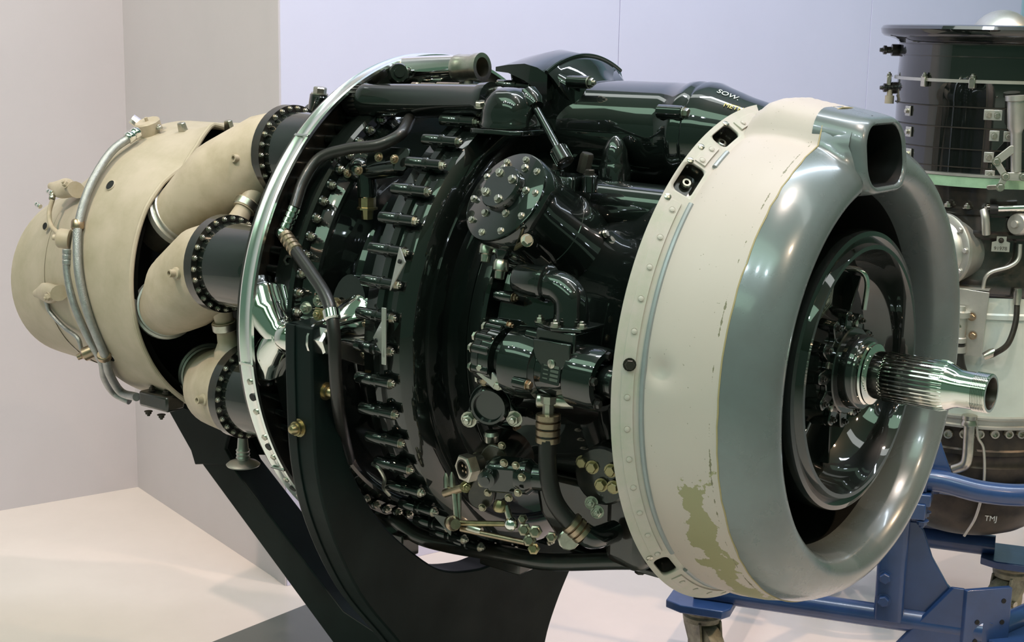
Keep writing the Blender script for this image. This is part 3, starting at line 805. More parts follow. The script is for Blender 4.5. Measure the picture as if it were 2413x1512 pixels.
# painted words on the tapered end
axd = Vector((1, 0, -.30)).normalized()
def cone_text(s, X, d, size, mt):
    r = float(np.interp(X, [.684, .70, .75, .80], [.0955, .0890, .0730, .0610])) + .0012
    p = Vector((X, r*math.cos(math.radians(d)), OZ + r*math.sin(math.radians(d))))
    xd = (Vector((.10, 0, 0)) + rad_dir(d)*(-.034)).normalized()
    text(s, p, xd, rad_dir(d-90), size, mt, cool)
cone_text('SOW.', .722, 112, .017, INKW)
cone_text('METHLO', .752, 131, .0135, INKY)
# outlet hood behind the cooler: arched rim at the front, flat trailing plate
def arch(X, hw, ztop, zbot, drop, n=28, skew=0.0):
    out = []
    for k in range(n+1):
        u = -1 + 2*k/n; out.append((X + skew*u, SC_Y*0 + .012 + u*hw, ztop - drop*u*u))
    for k in range(n+1):
        u = 1 - 2*k/n; out.append((X + skew*u, .012 + u*hw*.55, zbot + .02*u*u))
    return out
q = MB()
q.loft([arch(.445, .070, .458, .30, .05), arch(.428, .085, .470, .31, .05), arch(.412, .100, .486, .33, .042), arch(.400, .110, .4985, .36, .034), arch(.392, .116, .505, .40, .030), arch(.386, .116, .505, .44, .030)])
hood = q.build('outlet_hood', ENAMEL, eng, sharp=50)
q = MB(); q.tube([Vector((.389, .012 + u*.118, .507 - .030*u*u)) for u in [-1 + 2*k/24 for k in range(25)]], .0042, 8, smooth=0); q.build('hood_rim', ENAMEL, hood)
q = MB()
rg = []
for (X, hw, zt, dr, th) in ((.388, .114, .500, .026, .05), (.365, .114, .511, .026, .04), (.335, .113, .5160, .025, .03), (.295, .110, .5080, .020, .015), (.262, .106, .4930, .010, .008)):
    out = []
    for k in range(25):
        u = -1 + 2*k/24; out.append((X - .03*(1-abs(u))*0, .012 + u*hw, zt - dr*abs(u)**1.6))
    for k in range(25):
        u = 1 - 2*k/24; out.append((X, .012 + u*hw, zt - dr*abs(u)**1.6 - th))
    rg.append(out)
q.loft(rg); q.build('hood_flap', ENAMEL, hood, sharp=55)
q = MB(); q.loft([[(.44, -.07, .33), (.44, .09, .33), (.44, .09, .45), (.44, -.07, .45)], [(.40, -.085, .36), (.40, .11, .36), (.40, .11, .48), (.40, -.090, .475)], [(.275, -.05, .38), (.275, .07, .38), (.285, .11, .49), (.285, -.088, .485)]]); q.build('hood_throat', ENAMEL, hood, bevel=.01)
# neck that drops from the cooler to the casing
np0, np1 = ony(1447, 310, -.10), ony(1447, 440, -.115)
ax = Vector((0, 0, 1)); L = (np0-np1).z
q = MB(); q.lathe([(0, .040), (.006, .040), (.007, .029), (L*.42, .0285), (L*.48, .0255), (L*.55, .0240), (L*.75, .0215), (L*.92, .013), (L*1.0, .004)], np1 - Vector((0, 0, .006)), ax, 28); q.build('drain_neck', ENAMEL, cool)
# casing bulge below the cooler
q = MB(); p0, p1 = ony(1385, 484, -.13), ony(1600, 510, -.13)
q.tube([p0 - Vector((.02, -.04, .02)), p0, (p0+p1)/2, p1, p1 + Vector((.05, 0, 0))], .052, 28, radii=[.03, .048, .050, .050, .046]); q.build('oil_gallery', ENAMEL, eng)

# ---------------------------------------------------------------- starter (angled round drum with bolted face)
sd = Vector((-.16, -.815, .557)).normalized()
fc = dep(1192, 465, 2.47)
S, T, A = frame(sd, (0, 0, 1))
q = MB(); q.lathe([(-.30, .070), (-.245, .0765), (-.235, .0835), (-.125, .0835), (-.124, .0845), (-.105, .0845), (-.104, .0835), (-.035, .0835), (-.034, .0845), (-.004, .0845), (0, .082), (0, .0)], fc, sd, 64, caps=False); star = q.build('starter_motor', ENAMEL, eng)
q = MB(); q.lathe([(-.002, .083), (.003, .083), (.004, .081), (.004, .0)], fc, sd, 64, caps=False); face = q.build('end_cover', ENAMEL, star)
c2 = fc - S*.004 + T*.010
q = MB(); q.lathe([(.002, .040), (.018, .0395), (.020, .038), (.020, 0)], c2, sd, 40, caps=False); q.build('centre_cap', ENAMEL, star)
for k in range(10):
    a = 2*PI*(k+.3)/10; bolt(fc + S*(.071*math.cos(a)) + T*(.071*math.sin(a)) + sd*.004, sd, .0050, star, 'bolt')
for k in range(6):
    a = 2*PI*(k+.1)/6; bolt(c2 + S*(.050*math.cos(a)) + T*(.050*math.sin(a)) + sd*.004, sd, .0055, star, 'bolt')
for k in range(4):
    a = 2*PI*(k+.35)/4; bolt(c2 + S*(.028*math.cos(a)) + T*(.028*math.sin(a)) + sd*.020, sd, .0062, star, 'bolt')
# mounting collar with nuts, bolts on the drum side, data plate
q = MB(); q.lathe([(-.262, .094), (-.258, .098), (-.240, .098), (-.236, .088)], fc, sd, 48, caps=False); q.build('mount_collar', ENAMEL, star)
for k in range(12):
    a = 2*PI*(k+.2)/12
    q = MB(); q.cyl(fc + S*(.094*math.cos(a)) + T*(.094*math.sin(a)) - sd*.275, fc + S*(.094*math.cos(a)) + T*(.094*math.sin(a)) - sd*.232, .0115, 14, bev=.002); q.build('stud_boss', ENAMEL, star)
    bolt(fc + S*(.094*math.cos(a)) + T*(.094*math.sin(a)) - sd*.232, sd, .0075, star, 'nut')
cdv = (Vector(CAM)-fc); cdv = (cdv - sd*cdv.dot(sd)).normalized(); tv = sd.cross(cdv)
for (al, t0, kd, sz) in ((-.055, -.95, 'screw', .0062), (-.11, -.80, 'bolt', .0045), (-.155, -1.0, 'screw', .0062), (-.19, .25, 'bolt', .0055), (-.165, .75, 'bolt', .0055), (-.03, -1.2, 'bolt', .005)):
    dv = cdv*math.cos(t0) + tv*math.sin(t0); bolt(fc + sd*al + dv*.0842, dv, sz, star, kd)
dv = cdv*math.cos(-1.22) + tv*math.sin(-1.22); pp = fc - sd*.10 + dv*.0846; tt = sd.cross(dv)
q = MB(); q.prism(rrect(.020, .013, .002), pp, sd, tt, dv, .0012); dp = q.build('data_plate', ALU, star)
for k in range(3):
    q = MB(); q.prism(rrect(.017, .0028, .0004), pp + tt*(-.0078 + .0078*k), sd, tt, dv, .0016); q.build('plate_panel', PLATE, dp)
# spring post and terminals beneath the face
tp0 = onr(1205, 590, .40); tp1 = onr(1243, 565, .45)
q = MB(); q.cyl(tp0, tp1, .0045, 10); tpn = q.build('terminal_rod', BRASS, star); bolt(tp1 - (tp1-tp0).normalized()*.004, tp1-tp0, .0085, star, 'bolt')
for (px, py) in ((1145, 598), (1178, 637)):
    p = onr(px, py, .40)
    q = MB(); q.lathe([(0, .010), (.006, .0135), (.018, .0135), (.020, .0095), (.032, .0085), (.033, .006)], p + Vector((0, .004, .018)), (0.05, -.25, -1), 12); q.build('terminal_post', STEEL, star)
    q = MB(); q.lathe([(0, .010), (.012, .015), (.05, .016)], p + Vector((0, .004, .018)), (-.05, .35, 1), 14); q.build('terminal_base', ENAMEL, star)

# ---------------------------------------------------------------- pipes and fittings over the compressor
def seg_pt(px, py, y): return ony(px, py, y)
# bright breather elbow on top of the firewall
c0, c1 = ony(955, 170, -.085), ony(1137, 158, -.085)
ax = (c1-c0).normalized(); L = (c1-c0).length
q = MB(); q.lathe([(0, .0295), (L*.35, .0285), (L*.62, .0265), (L*.70, .0262)], c0, ax, 36); br = q.build('breather_pipe', CHROME, eng)
q = MB(); q.lathe([(L*.68, .0262), (L*.72, .0275), (L*.76, .0262), (L*.90, .0250), (L*.93, .0270), (L, .0270), (L, .0185), (L*.75, .0180)], c0, ax, 36, caps=False); q.build('pipe_collar', STEEL, br)
q = MB(); q.lathe([(L*.80, .018), (L*.795, .0)], c0, ax, 24, caps=False); q.build('pipe_bore', BURNT, br)
q = MB(); q.cyl(c0 + ax*L*.83 - Vector((0, 0, .02)), c0 + ax*L*.83 - Vector((0, 0, .05)), .010, 14); q.build('pipe_support', ALU, br)
# thin pipe with ferrules alongside
p0, p1 = ony(925, 203, -.17), ony(1085, 208, -.17); ax = (p1-p0).normalized(); L = (p1-p0).length
q = MB(); q.lathe([(0, .0045), (L*.30, .0045), (L*.31, .009), (L*.38, .009), (L*.40, .0055), (L*.44, .0085), (L*.62, .0085), (L*.66, .0060), (L*.68, .0105), (L*1.0, .0105)], p0, ax, 14); q.build('sensing_pipe', COPPER, eng)
# long black filter tube with knurled cap and bolted elbow
p0, p1 = ony(828, 236, -.215), ony(1150, 238, -.215); ax = (p1-p0).normalized(); L = (p1-p0).length
q = MB(); q.lathe([(L*.10, .0300), (L*.13, .0330), (L*.16, .0310), (L*.95, .0305), (L*.97, .0335), (L*1.02, .0335)], p0, ax, 36); fil = q.build('filter_tube', ENAMEL, eng)
q = MB(); q.lathe([(0, .0275), (L*.015, .0295), (L*.13, .0295)], p0, ax, 30); capo = q.build('knurled_cap', INNER, fil)
for k in range(24):
    a = 2*PI*k/24; S, T, A = frame(ax); dv = S*math.cos(a) + T*math.sin(a)
    q = MB(); q.box(p0 + ax*L*.085 + dv*.030, (.018, .0030, .0035), (ax, ax.cross(dv), dv)); q.build('knurl', ENAMEL2, capo)
hc = p1 + ax*.050 + Vector((0, 0, -.010))
q = MB(); q.loft([[hc + Vector((u*sx, v*sx, z)) for (u, v) in rrect(.050, .046, .036, 6)] for (z, sx) in ((-.036, 1.0), (-.030, 1.02), (-.026, .97), (-.012, .97), (.002, .92), (.014, .82), (.024, .66), (.031, .44), (.034, .2))]); hs = q.build('elbow_housing', ENAMEL, fil, sharp=50)
q = MB(); q.prism(rrect(.058, .052, .02, 5), hc - Vector((0, 0, .046)), (1, 0, 0), (0, 1, 0), (0, 0, 1), .009); q.build('elbow_flange', ENAMEL, fil, bevel=.002)
for (px, py, dz) in ((1133, 240, .012), (1175, 209, .0), (1207, 211, .0), (1177, 292, 0)):
    p = ony(px, py+6, -.245 if py > 230 else -.20); bolt(p - Vector((0, 0, .004)), (0.1, -.25, 1), .0095, fil, 'bolt')
# control rod down to the starter pad
p0, p1 = ony(1250, 232, -.20), ony(1330, 378, -.235)
q = MB(); q.box(ony(1235, 228, -.20), (.05, .024, .030)); kb = q.build('rod_knuckle', ENAMEL, eng, bevel=.006)
q = MB(); q.cyl(p0, p1, .0068, 14); rod = q.build('control_rod', ENAMEL, eng)
ax = (p1-p0).normalized()
q = MB(); q.lathe([(-.012, .018), (.010, .020), (.022, .015)], p0, ax, 16); q.build('rod_cup', ENAMEL, rod)
q = MB(); q.lathe([(-.03, .009), (-.026, .0135), (.004, .0150), (.006, .012)], p1, ax, 18); un = q.build('knurled_union', ENAMEL2, rod)
for k in range(16):
    S, T, A = frame(ax); a = 2*PI*k/16; dv = S*math.cos(a) + T*math.sin(a)
    q = MB(); q.box(p1 - ax*.011 + dv*.0145, (.028, .0022, .0025), (ax, ax.cross(dv), dv)); q.build('knurl', ENAMEL, un)
# little pad with bolts where the rod lands
pc = ony(1330, 425, -.22)
q = MB(); q.loft([[pc + Vector((u*s_, v*s_, z)) for (u, v) in rrect(.042, .034, .012)] for (z, s_) in ((-.05, .9), (-.01, .95), (.006, 1), (.010, .95))]); pad = q.build('drive_pad', ENAMEL, eng)
for (px, py) in ((1312, 385), (1390, 398)):
    p = ony(px, py+14, -.225)
    q = MB(); q.cyl(p - Vector((0, 0, .03)), p, .014, 16, bev=.002); q.build('stud_boss', ENAMEL, pad); bolt(p, (0, 0, 1), .0085, pad, 'bolt', BURNT)
p = ony(1375, 378, -.20)
q = MB(); q.lathe([(0, .012), (.03, .012), (.034, .010)], p - Vector((0, 0, .02)), (.25, 0, 1), 8); q.build('blanking_plug', BURNT, pad)

# hoses on the near side
hp = [onr(965, 280, .455), onr(945, 315, .468), onr(895, 341, .472), onr(820, 351, .474), onr(755, 372, .474), onr(716, 425, .472), onr(694, 490, .470)]
q = MB(); q.tube(hp, .0110, 12); ho = q.build('rubber_hose', RUBBER, eng)
def ferrule(p, d, L, r, mt, parent, ribs=3, name='hose_ferrule'):
    d = Vector(d).normalized(); q = MB(); pr = []
    for k in range(ribs):
        a = L*k/ribs; w = L/ribs; pr += [(a, r*.82), (a+w*.12, r), (a+w*.80, r), (a+w*.95, r*.82)]
    q.lathe(pr, p, d, 14); return q.build(name, mt, parent)
e0, e1 = onr(694, 488, .470), onr(672, 540, .470)
ferrule(e0, e1-e0, .044, .0125, CHROME, ho, 4); 
q = MB(); q.cyl(e0 + (e1-e0)*.7, e1, .006, 12); q.build('hose_stem', STEEL, ho)
q = MB(); q.sphere(onr(666, 549, .470), .0125, 16, 10); q.build('elbow_ball', CHROME, ho)
f0, f1 = onr(672, 555, .472), onr(700, 595, .478)
hp2 = [f1, onr(735, 645, .486), onr(768, 698, .497), onr(782, 745, .505), onr(788, 800, .508), onr(790, 870, .505), onr(796, 950, .490), onr(808, 1020, .460), onr(822, 1080, .42)]
q = MB(); q.tube([f0] + hp2, .0115, 12); ho2 = q.build('rubber_hose', RUBBER, eng)
ferrule(f0, f1-f0, .052, .0135, COPPER, ho2, 4)
ferrule(onr(779, 728, .503), onr(785, 760, .507) - onr(779, 728, .503), .022, .0150, CHROME, ho2, 1, 'hose_clip')
q = MB(); q.box(onr(758, 738, .492), (.03, .004, .018)); q.build('clip_strap', BRASS, ho2, bevel=.001); bolt(onr(751, 741, .496), (0.3, -1, .2), .008, ho2, 'nut', BRASS)
# small pressure valve
pA, pB = ony(843, 405, -.295), ony(945, 392, -.295)
q = MB(); q.cyl(pA, pB, .0175, 22, bev=.004); vl = q.build('pressure_valve', ENAMEL, eng)
q = MB(); q.sphere(pA + Vector((.006, 0, .004)), .024, 20, 12); q.build('valve_dome', ENAMEL, vl)
q = MB(); q.cyl(pA + Vector((.022, 0, 0)), pA + Vector((.024, 0, -.045)), .018, 18, bev=.002); q.build('valve_body', ENAMEL, vl)
q = MB(); q.lathe([(0, .016), (.022, .016), (.023, .019), (.027, .019), (.027, .012), (.045, .010)], pA + Vector((.024, 0, -.040)), (0, 0, -1), 8); q.build('valve_nut', BRASS, vl)
q = MB(); q.prism(rrect(.05, .020, .01), ony(918, 374, -.30), (1, 0, .02), (0, .3, 1), (0, -1, .2), .006); q.build('valve_flange', ENAMEL, vl, bevel=.001)
for (px, py) in ((846, 402), (893, 370), (930, 375), (820, 408)): bolt(ony(px, py, -.318), (.2, -1, .2), .0065, vl, 'nut', COPPER)
# sockets and knobs on the firewall
for (px, py) in ((681, 613), (787, 374)):
    p = onr(px, py, .452); q = MB(); q.lathe([(-.02, .011), (.0, .011), (.002, .009), (.002, .006), (-.006, .006)], p, (.6, -.8, .1), 6, caps=False); q.build('socket_plug', ENAMEL2, fw)
p = ony(940, 172, -.13)
q = MB(); q.lathe([(-.02, .020), (0, .020), (.004, .017), (.004, .011), (.010, .010), (.010, .0)], p, (.75, -.6, .2), 20, caps=False); q.build('fuel_cap', ENAMEL, fw)
for (px, py, s_) in ((895, 182, .022), (872, 200, .014), (820, 238, .016)):
    q = MB(); q.prism(rrect(s_, .009, .002), ony(px, py, -.20), (.7, .1, .45), (.1, -.6, .6), (.6, -.7, .2), .010); q.build('firewall_bracket', ENAMEL2, fw, bevel=.001)
q = MB(); pts_ = [ep(.0, r_, d) for d in (96, 104, 112, 120) for r_ in (.485,)] ; 
q.loft([[ep(-.002, .488, d), ep(.004, .488, d), ep(.004, .455, d), ep(-.002, .455, d)] for d in range(88, 118, 3)]); q.build('bright_panel', ALU, fw)
# valve on the far top of the firewall
p = ony(760, 260, -.02)
q = MB(); q.cyl(p + Vector((-.06, .02, -.02)), p + Vector((.06, 0, -.03)), .036, 24, bev=.015); sv = q.build('bleed_valve', ENAMEL, fw)
q = MB(); q.cyl(p + Vector((.0, -.02, -.02)), p + Vector((.012, -.02, .035)), .020, 16, bev=.003); q.build('valve_neck', ENAMEL, fw); bolt(p + Vector((.012, -.02, .035)), (.15, 0, 1), .014, fw, 'bolt')

# polished engine mounting foot
hub_ = Vector((.085, -.462, .003))
q = MB(); q.tube([(.000, -.446, .096), (.010, -.452, .075), (.034, -.460, .040), (.062, -.463, .012), hub_], .026, 20, radii=[.022, .037, .038, .031, .026]); ft = q.build('mounting_foot', CHROME, eng)
q = MB(); q.tube([(.006, -.440, -.095), (.014, -.448, -.070), (.038, -.458, -.034), (.064, -.463, -.006), hub_], .026, 20, radii=[.018, .031, .033, .029, .026]); q.build('foot_arm', CHROME, ft)
q = MB(); q.loft([[Vector((x, -.452 + dy, z)) for (x, z) in ((-.004, .10), (.012, .10), (.050, .03), (.058, .0), (.050, -.03), (.012, -.10), (-.004, -.10))] for dy in (0, .02)]); q.build('foot_web', CHROME, ft, bevel=.006)
q = MB(); q.lathe([(0, .025), (.010, .029), (.014, .027), (.018, .029), (.046, .029), (.050, .026)], hub_ - Vector((.018, 0, 0)), (1, 0, 0), 32); q.build('foot_hub', CHROME, ft)
q = MB(); q.lathe([(-.02, .026), (.02, .030), (.06, .046), (.065, .052), (.072, .052)], (.178, -.452, .030), (.18, 1, .05), 30); mc = q.build('mount_cone', CHROME, ft)
for (px, py) in ((722, 725), (752, 708)): bolt(onr(px, py, .475), (.2, -1, .2), .0085, ft, 'nut', STEEL)
q = MB(); q.prism([(-.05, -.055), (.03, -.06), (.055, -.02), (.055, .03), (.02, .06), (-.05, .05)], (.185, -.392, .018), (1, 0, 0), (0, 0, 1), (0, -1, 0), .008); q.build('mount_flange', BURNT, ft, bevel=.003)
for (dx, dz) in ((.045, .02), (.04, -.035), (-.035, .045)): bolt((.185+dx, -.400, .018+dz), (0.1, -1, 0), .009, ft, 'nut', COPPER)

# ---------------------------------------------------------------- propeller governor and cover
gy = -.372
g0 = ony(1222, 848, gy); gx = Vector((1, 0, -.04)).normalized()
def gat(t): return g0 + gx*t
q = MB(); q.lathe([(-.006, .050), (.000, .0595), (.030, .0600), (.033, .0585), (.060, .0560), (.064, .048), (.066, .046)], g0, gx, 44); gov = q.build('propeller_governor', ENAMEL, eng)
q = MB(); q.lathe([(-.062, .050), (-.048, .051), (-.047, .0495), (-.046, .051), (-.026, .050), (-.024, .036), (0, .034)], g0, gx, 40); gp = q.build('drive_flange', ENAMEL, gov)
for d in (100, 135, 160, 200, 240):
    p = gat(-.045) + Vector((0, .046*math.cos(math.radians(d)), .047*math.sin(math.radians(d))))
    q = MB(); q.cyl(p - gx*.017, p + gx*.018, .0085, 12, bev=.002); q.build('flange_lobe', ENAMEL, gov); bolt(p - gx*.017, -gx, .0075, gov, 'bolt', STEEL)
q = MB(); q.lathe([(.060, .046), (.070, .0445), (.118, .0435), (.122, .046), (.126, .0525), (.170, .0520), (.178, .049), (.180, .040), (.172, .036), (.172, .027), (.200, .027), (.206, .022)], g0, gx, 44); brl = q.build('governor_barrel', ENAMEL, gov)
for d in (110, 200, 290):
    p = gat(.045) + Vector((0, .058*math.cos(math.radians(d)), .058*math.sin(math.radians(d))))
    q = MB(); q.cyl(p - gx*.012, p + gx*.016, .0095, 12, bev=.002); q.build('body_lobe', ENAMEL, gov); bolt(p + gx*.016, gx, .0070, gov, 'bolt', COPPER)
for d in (95, 170, 230):
    p = gat(.178) + Vector((0, .042*math.cos(math.radians(d)), .042*math.sin(math.radians(d)))); bolt(p, gx, .007, gov, 'bolt', ENAMEL2)
dvv = Vector((.1, -1, .12)).normalized(); tt = gx.cross(dvv)
pp = gat(.094) + dvv*.0438
q = MB(); q.prism(rrect(.019, .018, .002), pp - dvv*.0005, gx, tt, dvv, .0012); dp = q.build('data_plate', PLATE, gov)
for r_ in range(4):
    q = MB(); q.prism(rrect(.008, .0022, .0003), pp + gx*.008 + tt*(-.0105 + .007*r_), gx, tt, dvv, .0014); q.build('plate_cell', mat('plate_print_%d' % r_, (.10, .11, .09), .4) if r_ == 0 else MATS['plate_print_0'], dp)
    q = MB(); q.box(pp - gx*.009 + tt*(-.0105 + .007*r_) + dvv*.0010, (.010, .0022, .0008), (gx, tt, dvv)); q.build('plate_text_line', MATS['plate_print_0'], dp)
# valve box with three-bolt cover and elbow on the barrel
bc = ony(1318, 808, gy - .02)
q = MB(); q.box(bc + Vector((0, .025, 0)), (.078, .075, .046)); vb = q.build('valve_box', ENAMEL, gov, bevel=.004)
q = MB(); q.prism([(-.036, .020), (.038, .020), (.036, -.010), (.006, -.036), (-.004, -.036), (-.036, -.008)], bc + Vector((0, -.0165, -.014)), (1, 0, 0), (0, 0, 1), (0, -1, 0), .006); q.build('box_apron', ENAMEL, gov, bevel=.002)
bolt(bc + Vector((.002, -.023, -.030)), (0, -1, 0), .0075, gov, 'screw', STEEL)
q = MB(); q.prism([(-.046, -.030), (.0, -.048), (.046, -.030), (.046, .035), (-.046, .035)], bc + Vector((0, .025, .023)), (1, 0, 0), (0, 1, 0), (0, 0, 1), .006); q.build('box_lid', ENAMEL, gov, bevel=.0015)
for (dx, dy) in ((-.040, -.024), (.002, -.040), (.041, -.022)): bolt(bc + Vector((dx, .025+dy, .029)), (0, 0, 1), .0072, gov, 'nut', STEEL)
q = MB(); et = bc + Vector((.004, .025, .028))
q.tube([et, et + Vector((0, 0, .022)), et + Vector((-.004, 0, .042)), et + Vector((-.022, 0, .056)), et + Vector((-.050, 0, .059))], .0265, 24, radii=[.030, .0285, .0280, .0270, .0250]); q.build('elbow', ENAMEL, gov)
q = MB(); q.lathe([(0, .024), (.004, .031), (.010, .031), (.013, .0275), (.060, .0270), (.066, .024)], et + Vector((-.042, 0, .060)), (-1, 0, .02), 28); q.build('elbow_canister', ENAMEL, gov)
# three-bolt cover below the governor
n3 = Vector((.35, -.93, -.08)).normalized(); S, T, A = frame(n3)
pc = ony(1155, 955, -.385)
sx = Vector((1, 0, 0)); sx = (sx - n3*sx.dot(n3)).normalized(); sy = n3.cross(sx); sy = sy if sy.z > 0 else -sy
q = MB()
oln = []
for k in range(72):
    a = 2*PI*k/72; w = max(math.cos(a*3/2 if False else (a - math.radians(95))*3), 0); oln.append(((.0385 + .019*w**2)*math.cos(a), (.0385 + .019*w**2)*math.sin(a)))
q.prism(oln, pc - n3*.012, sx, sy, n3, .012); cov = q.build('pump_cover', ENAMEL, eng, bevel=.003)
q = MB(); q.lathe([(0, .036), (.008, .034), (.012, .030), (.012, .026), (.004, .024), (.004, 0)], pc, n3, 30, caps=False); q.build('cover_dome', ENAMEL, cov)
q = MB(); q.lathe([(-.09, .035), (-.012, .033)], pc, n3, 24); q.build('cover_body', ENAMEL, cov)
for a in (95, 215, 335):
    bolt(pc + sx*(.047*math.cos(math.radians(a))) + sy*(.047*math.sin(math.radians(a))), n3, .0105, cov, 'nut', COPPER if a == 95 else STEEL)
q = MB(); q.lathe([(0, .011), (.006, .014), (.010, .0125), (.018, .012)], pc + sy*(-.046) + n3*.0, -sy, 14); q.build('drain_plug', STEEL, cov)
q = MB(); q.prism([(-.022, .018), (-.010, .024), (.024, -.008), (.022, -.022), (.008, -.022), (-.022, .004)], ony(1155, 885, -.405), sx, sy, n3, .007); tb_ = q.build('locking_tab', ALU, cov, bevel=.002)
for (dx, dy) in ((-.014, .016), (.015, -.014)): bolt(ony(1155, 885, -.405) + sx*dx + sy*dy + n3*.007, n3, .0062, cov, 'bolt', STEEL)

# ---------------------------------------------------------------- fuel control, hose and linkage low on the near side
n4 = Vector((.30, -.94, -.15)).normalized()
sx = Vector((1, 0, 0)); sx = (sx - n4*sx.dot(n4)).normalized(); sy = n4.cross(sx); sy = sy if sy.z > 0 else -sy
la, lb = ony(1163, 1080, -.395), ony(1131, 1172, -.395)
mid = (la+lb)/2; dl = (la-lb).normalized(); dl = (dl - n4*dl.dot(n4)).normalized(); dw = n4.cross(dl)
q = MB(); oln = []
hl = (la-lb).length/2
for k in range(80):
    a = 2*PI*k/80; x = math.cos(a); w = .031*(1 - .45*math.exp(-(x*1.9)**2))
    oln.append((x*(hl+.024), math.copysign(abs(math.sin(a))**.75, math.sin(a))*w))
q.prism(oln, mid - n4*.008, dl, dw, n4, .008); fc_ = q.build('fuel_control_unit', mat('worn_cover_paint', (.022, .019, .014), .32, 0, .3, .8, vscale=26, col2=(.055, .042, .028)), eng, bevel=.002)
q = MB(); q.lathe([(-.10, .05), (-.008, .046)], mid, n4, 28); q.build('control_body', ENAMEL2, fc_)
for (px, py) in ((1183, 1049), (1123, 1074), (1149, 1096), (1136, 1138), (1137, 1195), (1150, 1160)):
    bolt(ony(px, py, -.397), n4, .0055, fc_, 'bolt', OLD)
q = MB(); hx = Vector((-.25, -.95, -.05)).normalized(); ph = ony(1097, 1103, -.435)
q.lathe([(-.03, .0195), (-.012, .0195)], ph, hx, 24); q.build('connector_barrel', ENAMEL2, fc_)
q = MB(); q.lathe([(-.013, .0245), (.004, .0245), (.006, .0225), (.006, .0165), (-.004, .0160), (-.004, 0)], ph, hx, 6, caps=False); q.build('connector_nut', STEEL, fc_)
q = MB(); q.lathe([(-.010, .0165), (.0065, .0165), (.0065, .0135), (-.003, .0135), (-.003, 0)], ph, hx, 24, caps=False); q.build('connector_socket', BURNT, fc_)
S, T, A = frame(hx)
for (u, v) in ((-.005, .004), (.005, .004), (-.004, -.005), (.005, -.005)):
    q = MB(); q.cyl(ph + S*u + T*v - hx*.003, ph + S*u + T*v + hx*.003, .0022, 8); q.build('pin', COPPER, fc_)
q = MB(); q.cyl(ph - hx*.03, mid - n4*.01, .018, 16); q.build('connector_arm', ENAMEL2, fc_)
bc = ony(1192, 1118, -.410)
q = MB(); q.box(bc, (.058, .045, .052), (sx, n4, sy)); q.build('actuator_box', ENAMEL, fc_, bevel=.007)
q = MB(); q.lathe([(0, .016), (.012, .015), (.014, .008), (.018, .008), (.018, 0)], bc + n4*.022 - sx*.022 + sy*.004, n4, 20, caps=False); q.build('actuator_pivot', ENAMEL, fc_)
q = MB(); q.lathe([(0, .026), (.012, .030), (.020, .030), (.030, .022), (.06, .022), (.062, .018)], bc + sx*.022, sx, 24); q.build('actuator_motor', ENAMEL, fc_)
for (px, py) in ((1188, 1090), (1216, 1096), (1230, 1124), (1199, 1172), (1221, 1160)): bolt(ony(px, py, -.432), n4, .0055, fc_, 'bolt', OLD)
# rubber hose from the governor down to the pump
hp = [ony(1292, 985, -.395), ony(1290, 1040, -.400), ony(1291, 1110, -.402), ony(1305, 1175, -.398), ony(1335, 1220, -.385), ony(1372, 1255, -.370)]
q = MB(); q.tube(hp, .0150, 14); h5 = q.build('rubber_hose', RUBBER, eng)
ferrule(hp[0] + Vector((0, 0, .008)), (0, 0, -1), .050, .0205, COPPER, h5, 4); ferrule(ony(1343, 1228, -.382), hp[-1]-hp[-2], .034, .0195, COPPER, h5, 3)
q = MB(); q.lathe([(0, .010), (.016, .010), (.018, .014), (.030, .014)], hp[0] + Vector((0, 0, .008)), (0, .0, 1), 8); q.build('hose_union', STEEL, h5)
q = MB(); q.cyl(hp[0] + Vector((-.022, -.004, .028)), hp[0] + Vector((.03, .03, .028)), .013, 14, bev=.002); q.build('banjo', STEEL, h5)
q = MB(); q.tube([hp[-1], hp[-1] + Vector((.012, .018, -.010)), hp[-1] + Vector((.016, .07, -.012))], .019, 14); q.build('hose_elbow', ENAMEL, h5)
# plug, bolts beside the cowl
p = ony(1338, 1275, -.36); q = MB(); q.lathe([(0, .016), (.010, .016), (.012, .019), (.022, .019), (.024, .017)], p + Vector((-.012, .012, .004)), (.75, -.65, .05), 12); q.build('filler_plug', STEEL, eng)
p = ony(1420, 1120, -.33)
q = MB(); q.lathe([(-.10, .050), (0, .050), (.004, .046), (.004, 0)], p, (0.15, -1, 0), 30, caps=False); acc = q.build('accessory_cover', ENAMEL2, eng)
for (px, py) in ((1396, 1100), (1440, 1108), (1417, 1142), (1446, 1147), (1373, 1088)): bolt(ony(px, py, -.337), (.3, -1, 0), .0090, acc, 'bolt', BRASS)
for (px, py) in ((1394, 1184), (1408, 1205)): bolt(ony(px, py, -.345), (.4, -1, .1), .0085, acc, 'nut', STEEL)
q = MB(); q.loft([[Vector((x, y_, z)) for (x, y_) in ((.66, -.10), (.66, -.28), (.75, -.30), (.76, -.10))] for z in (-.335, -.29, -.23, -.16)]); q.build('oil_pump_column', ENAMEL2, acc, bevel=.02)
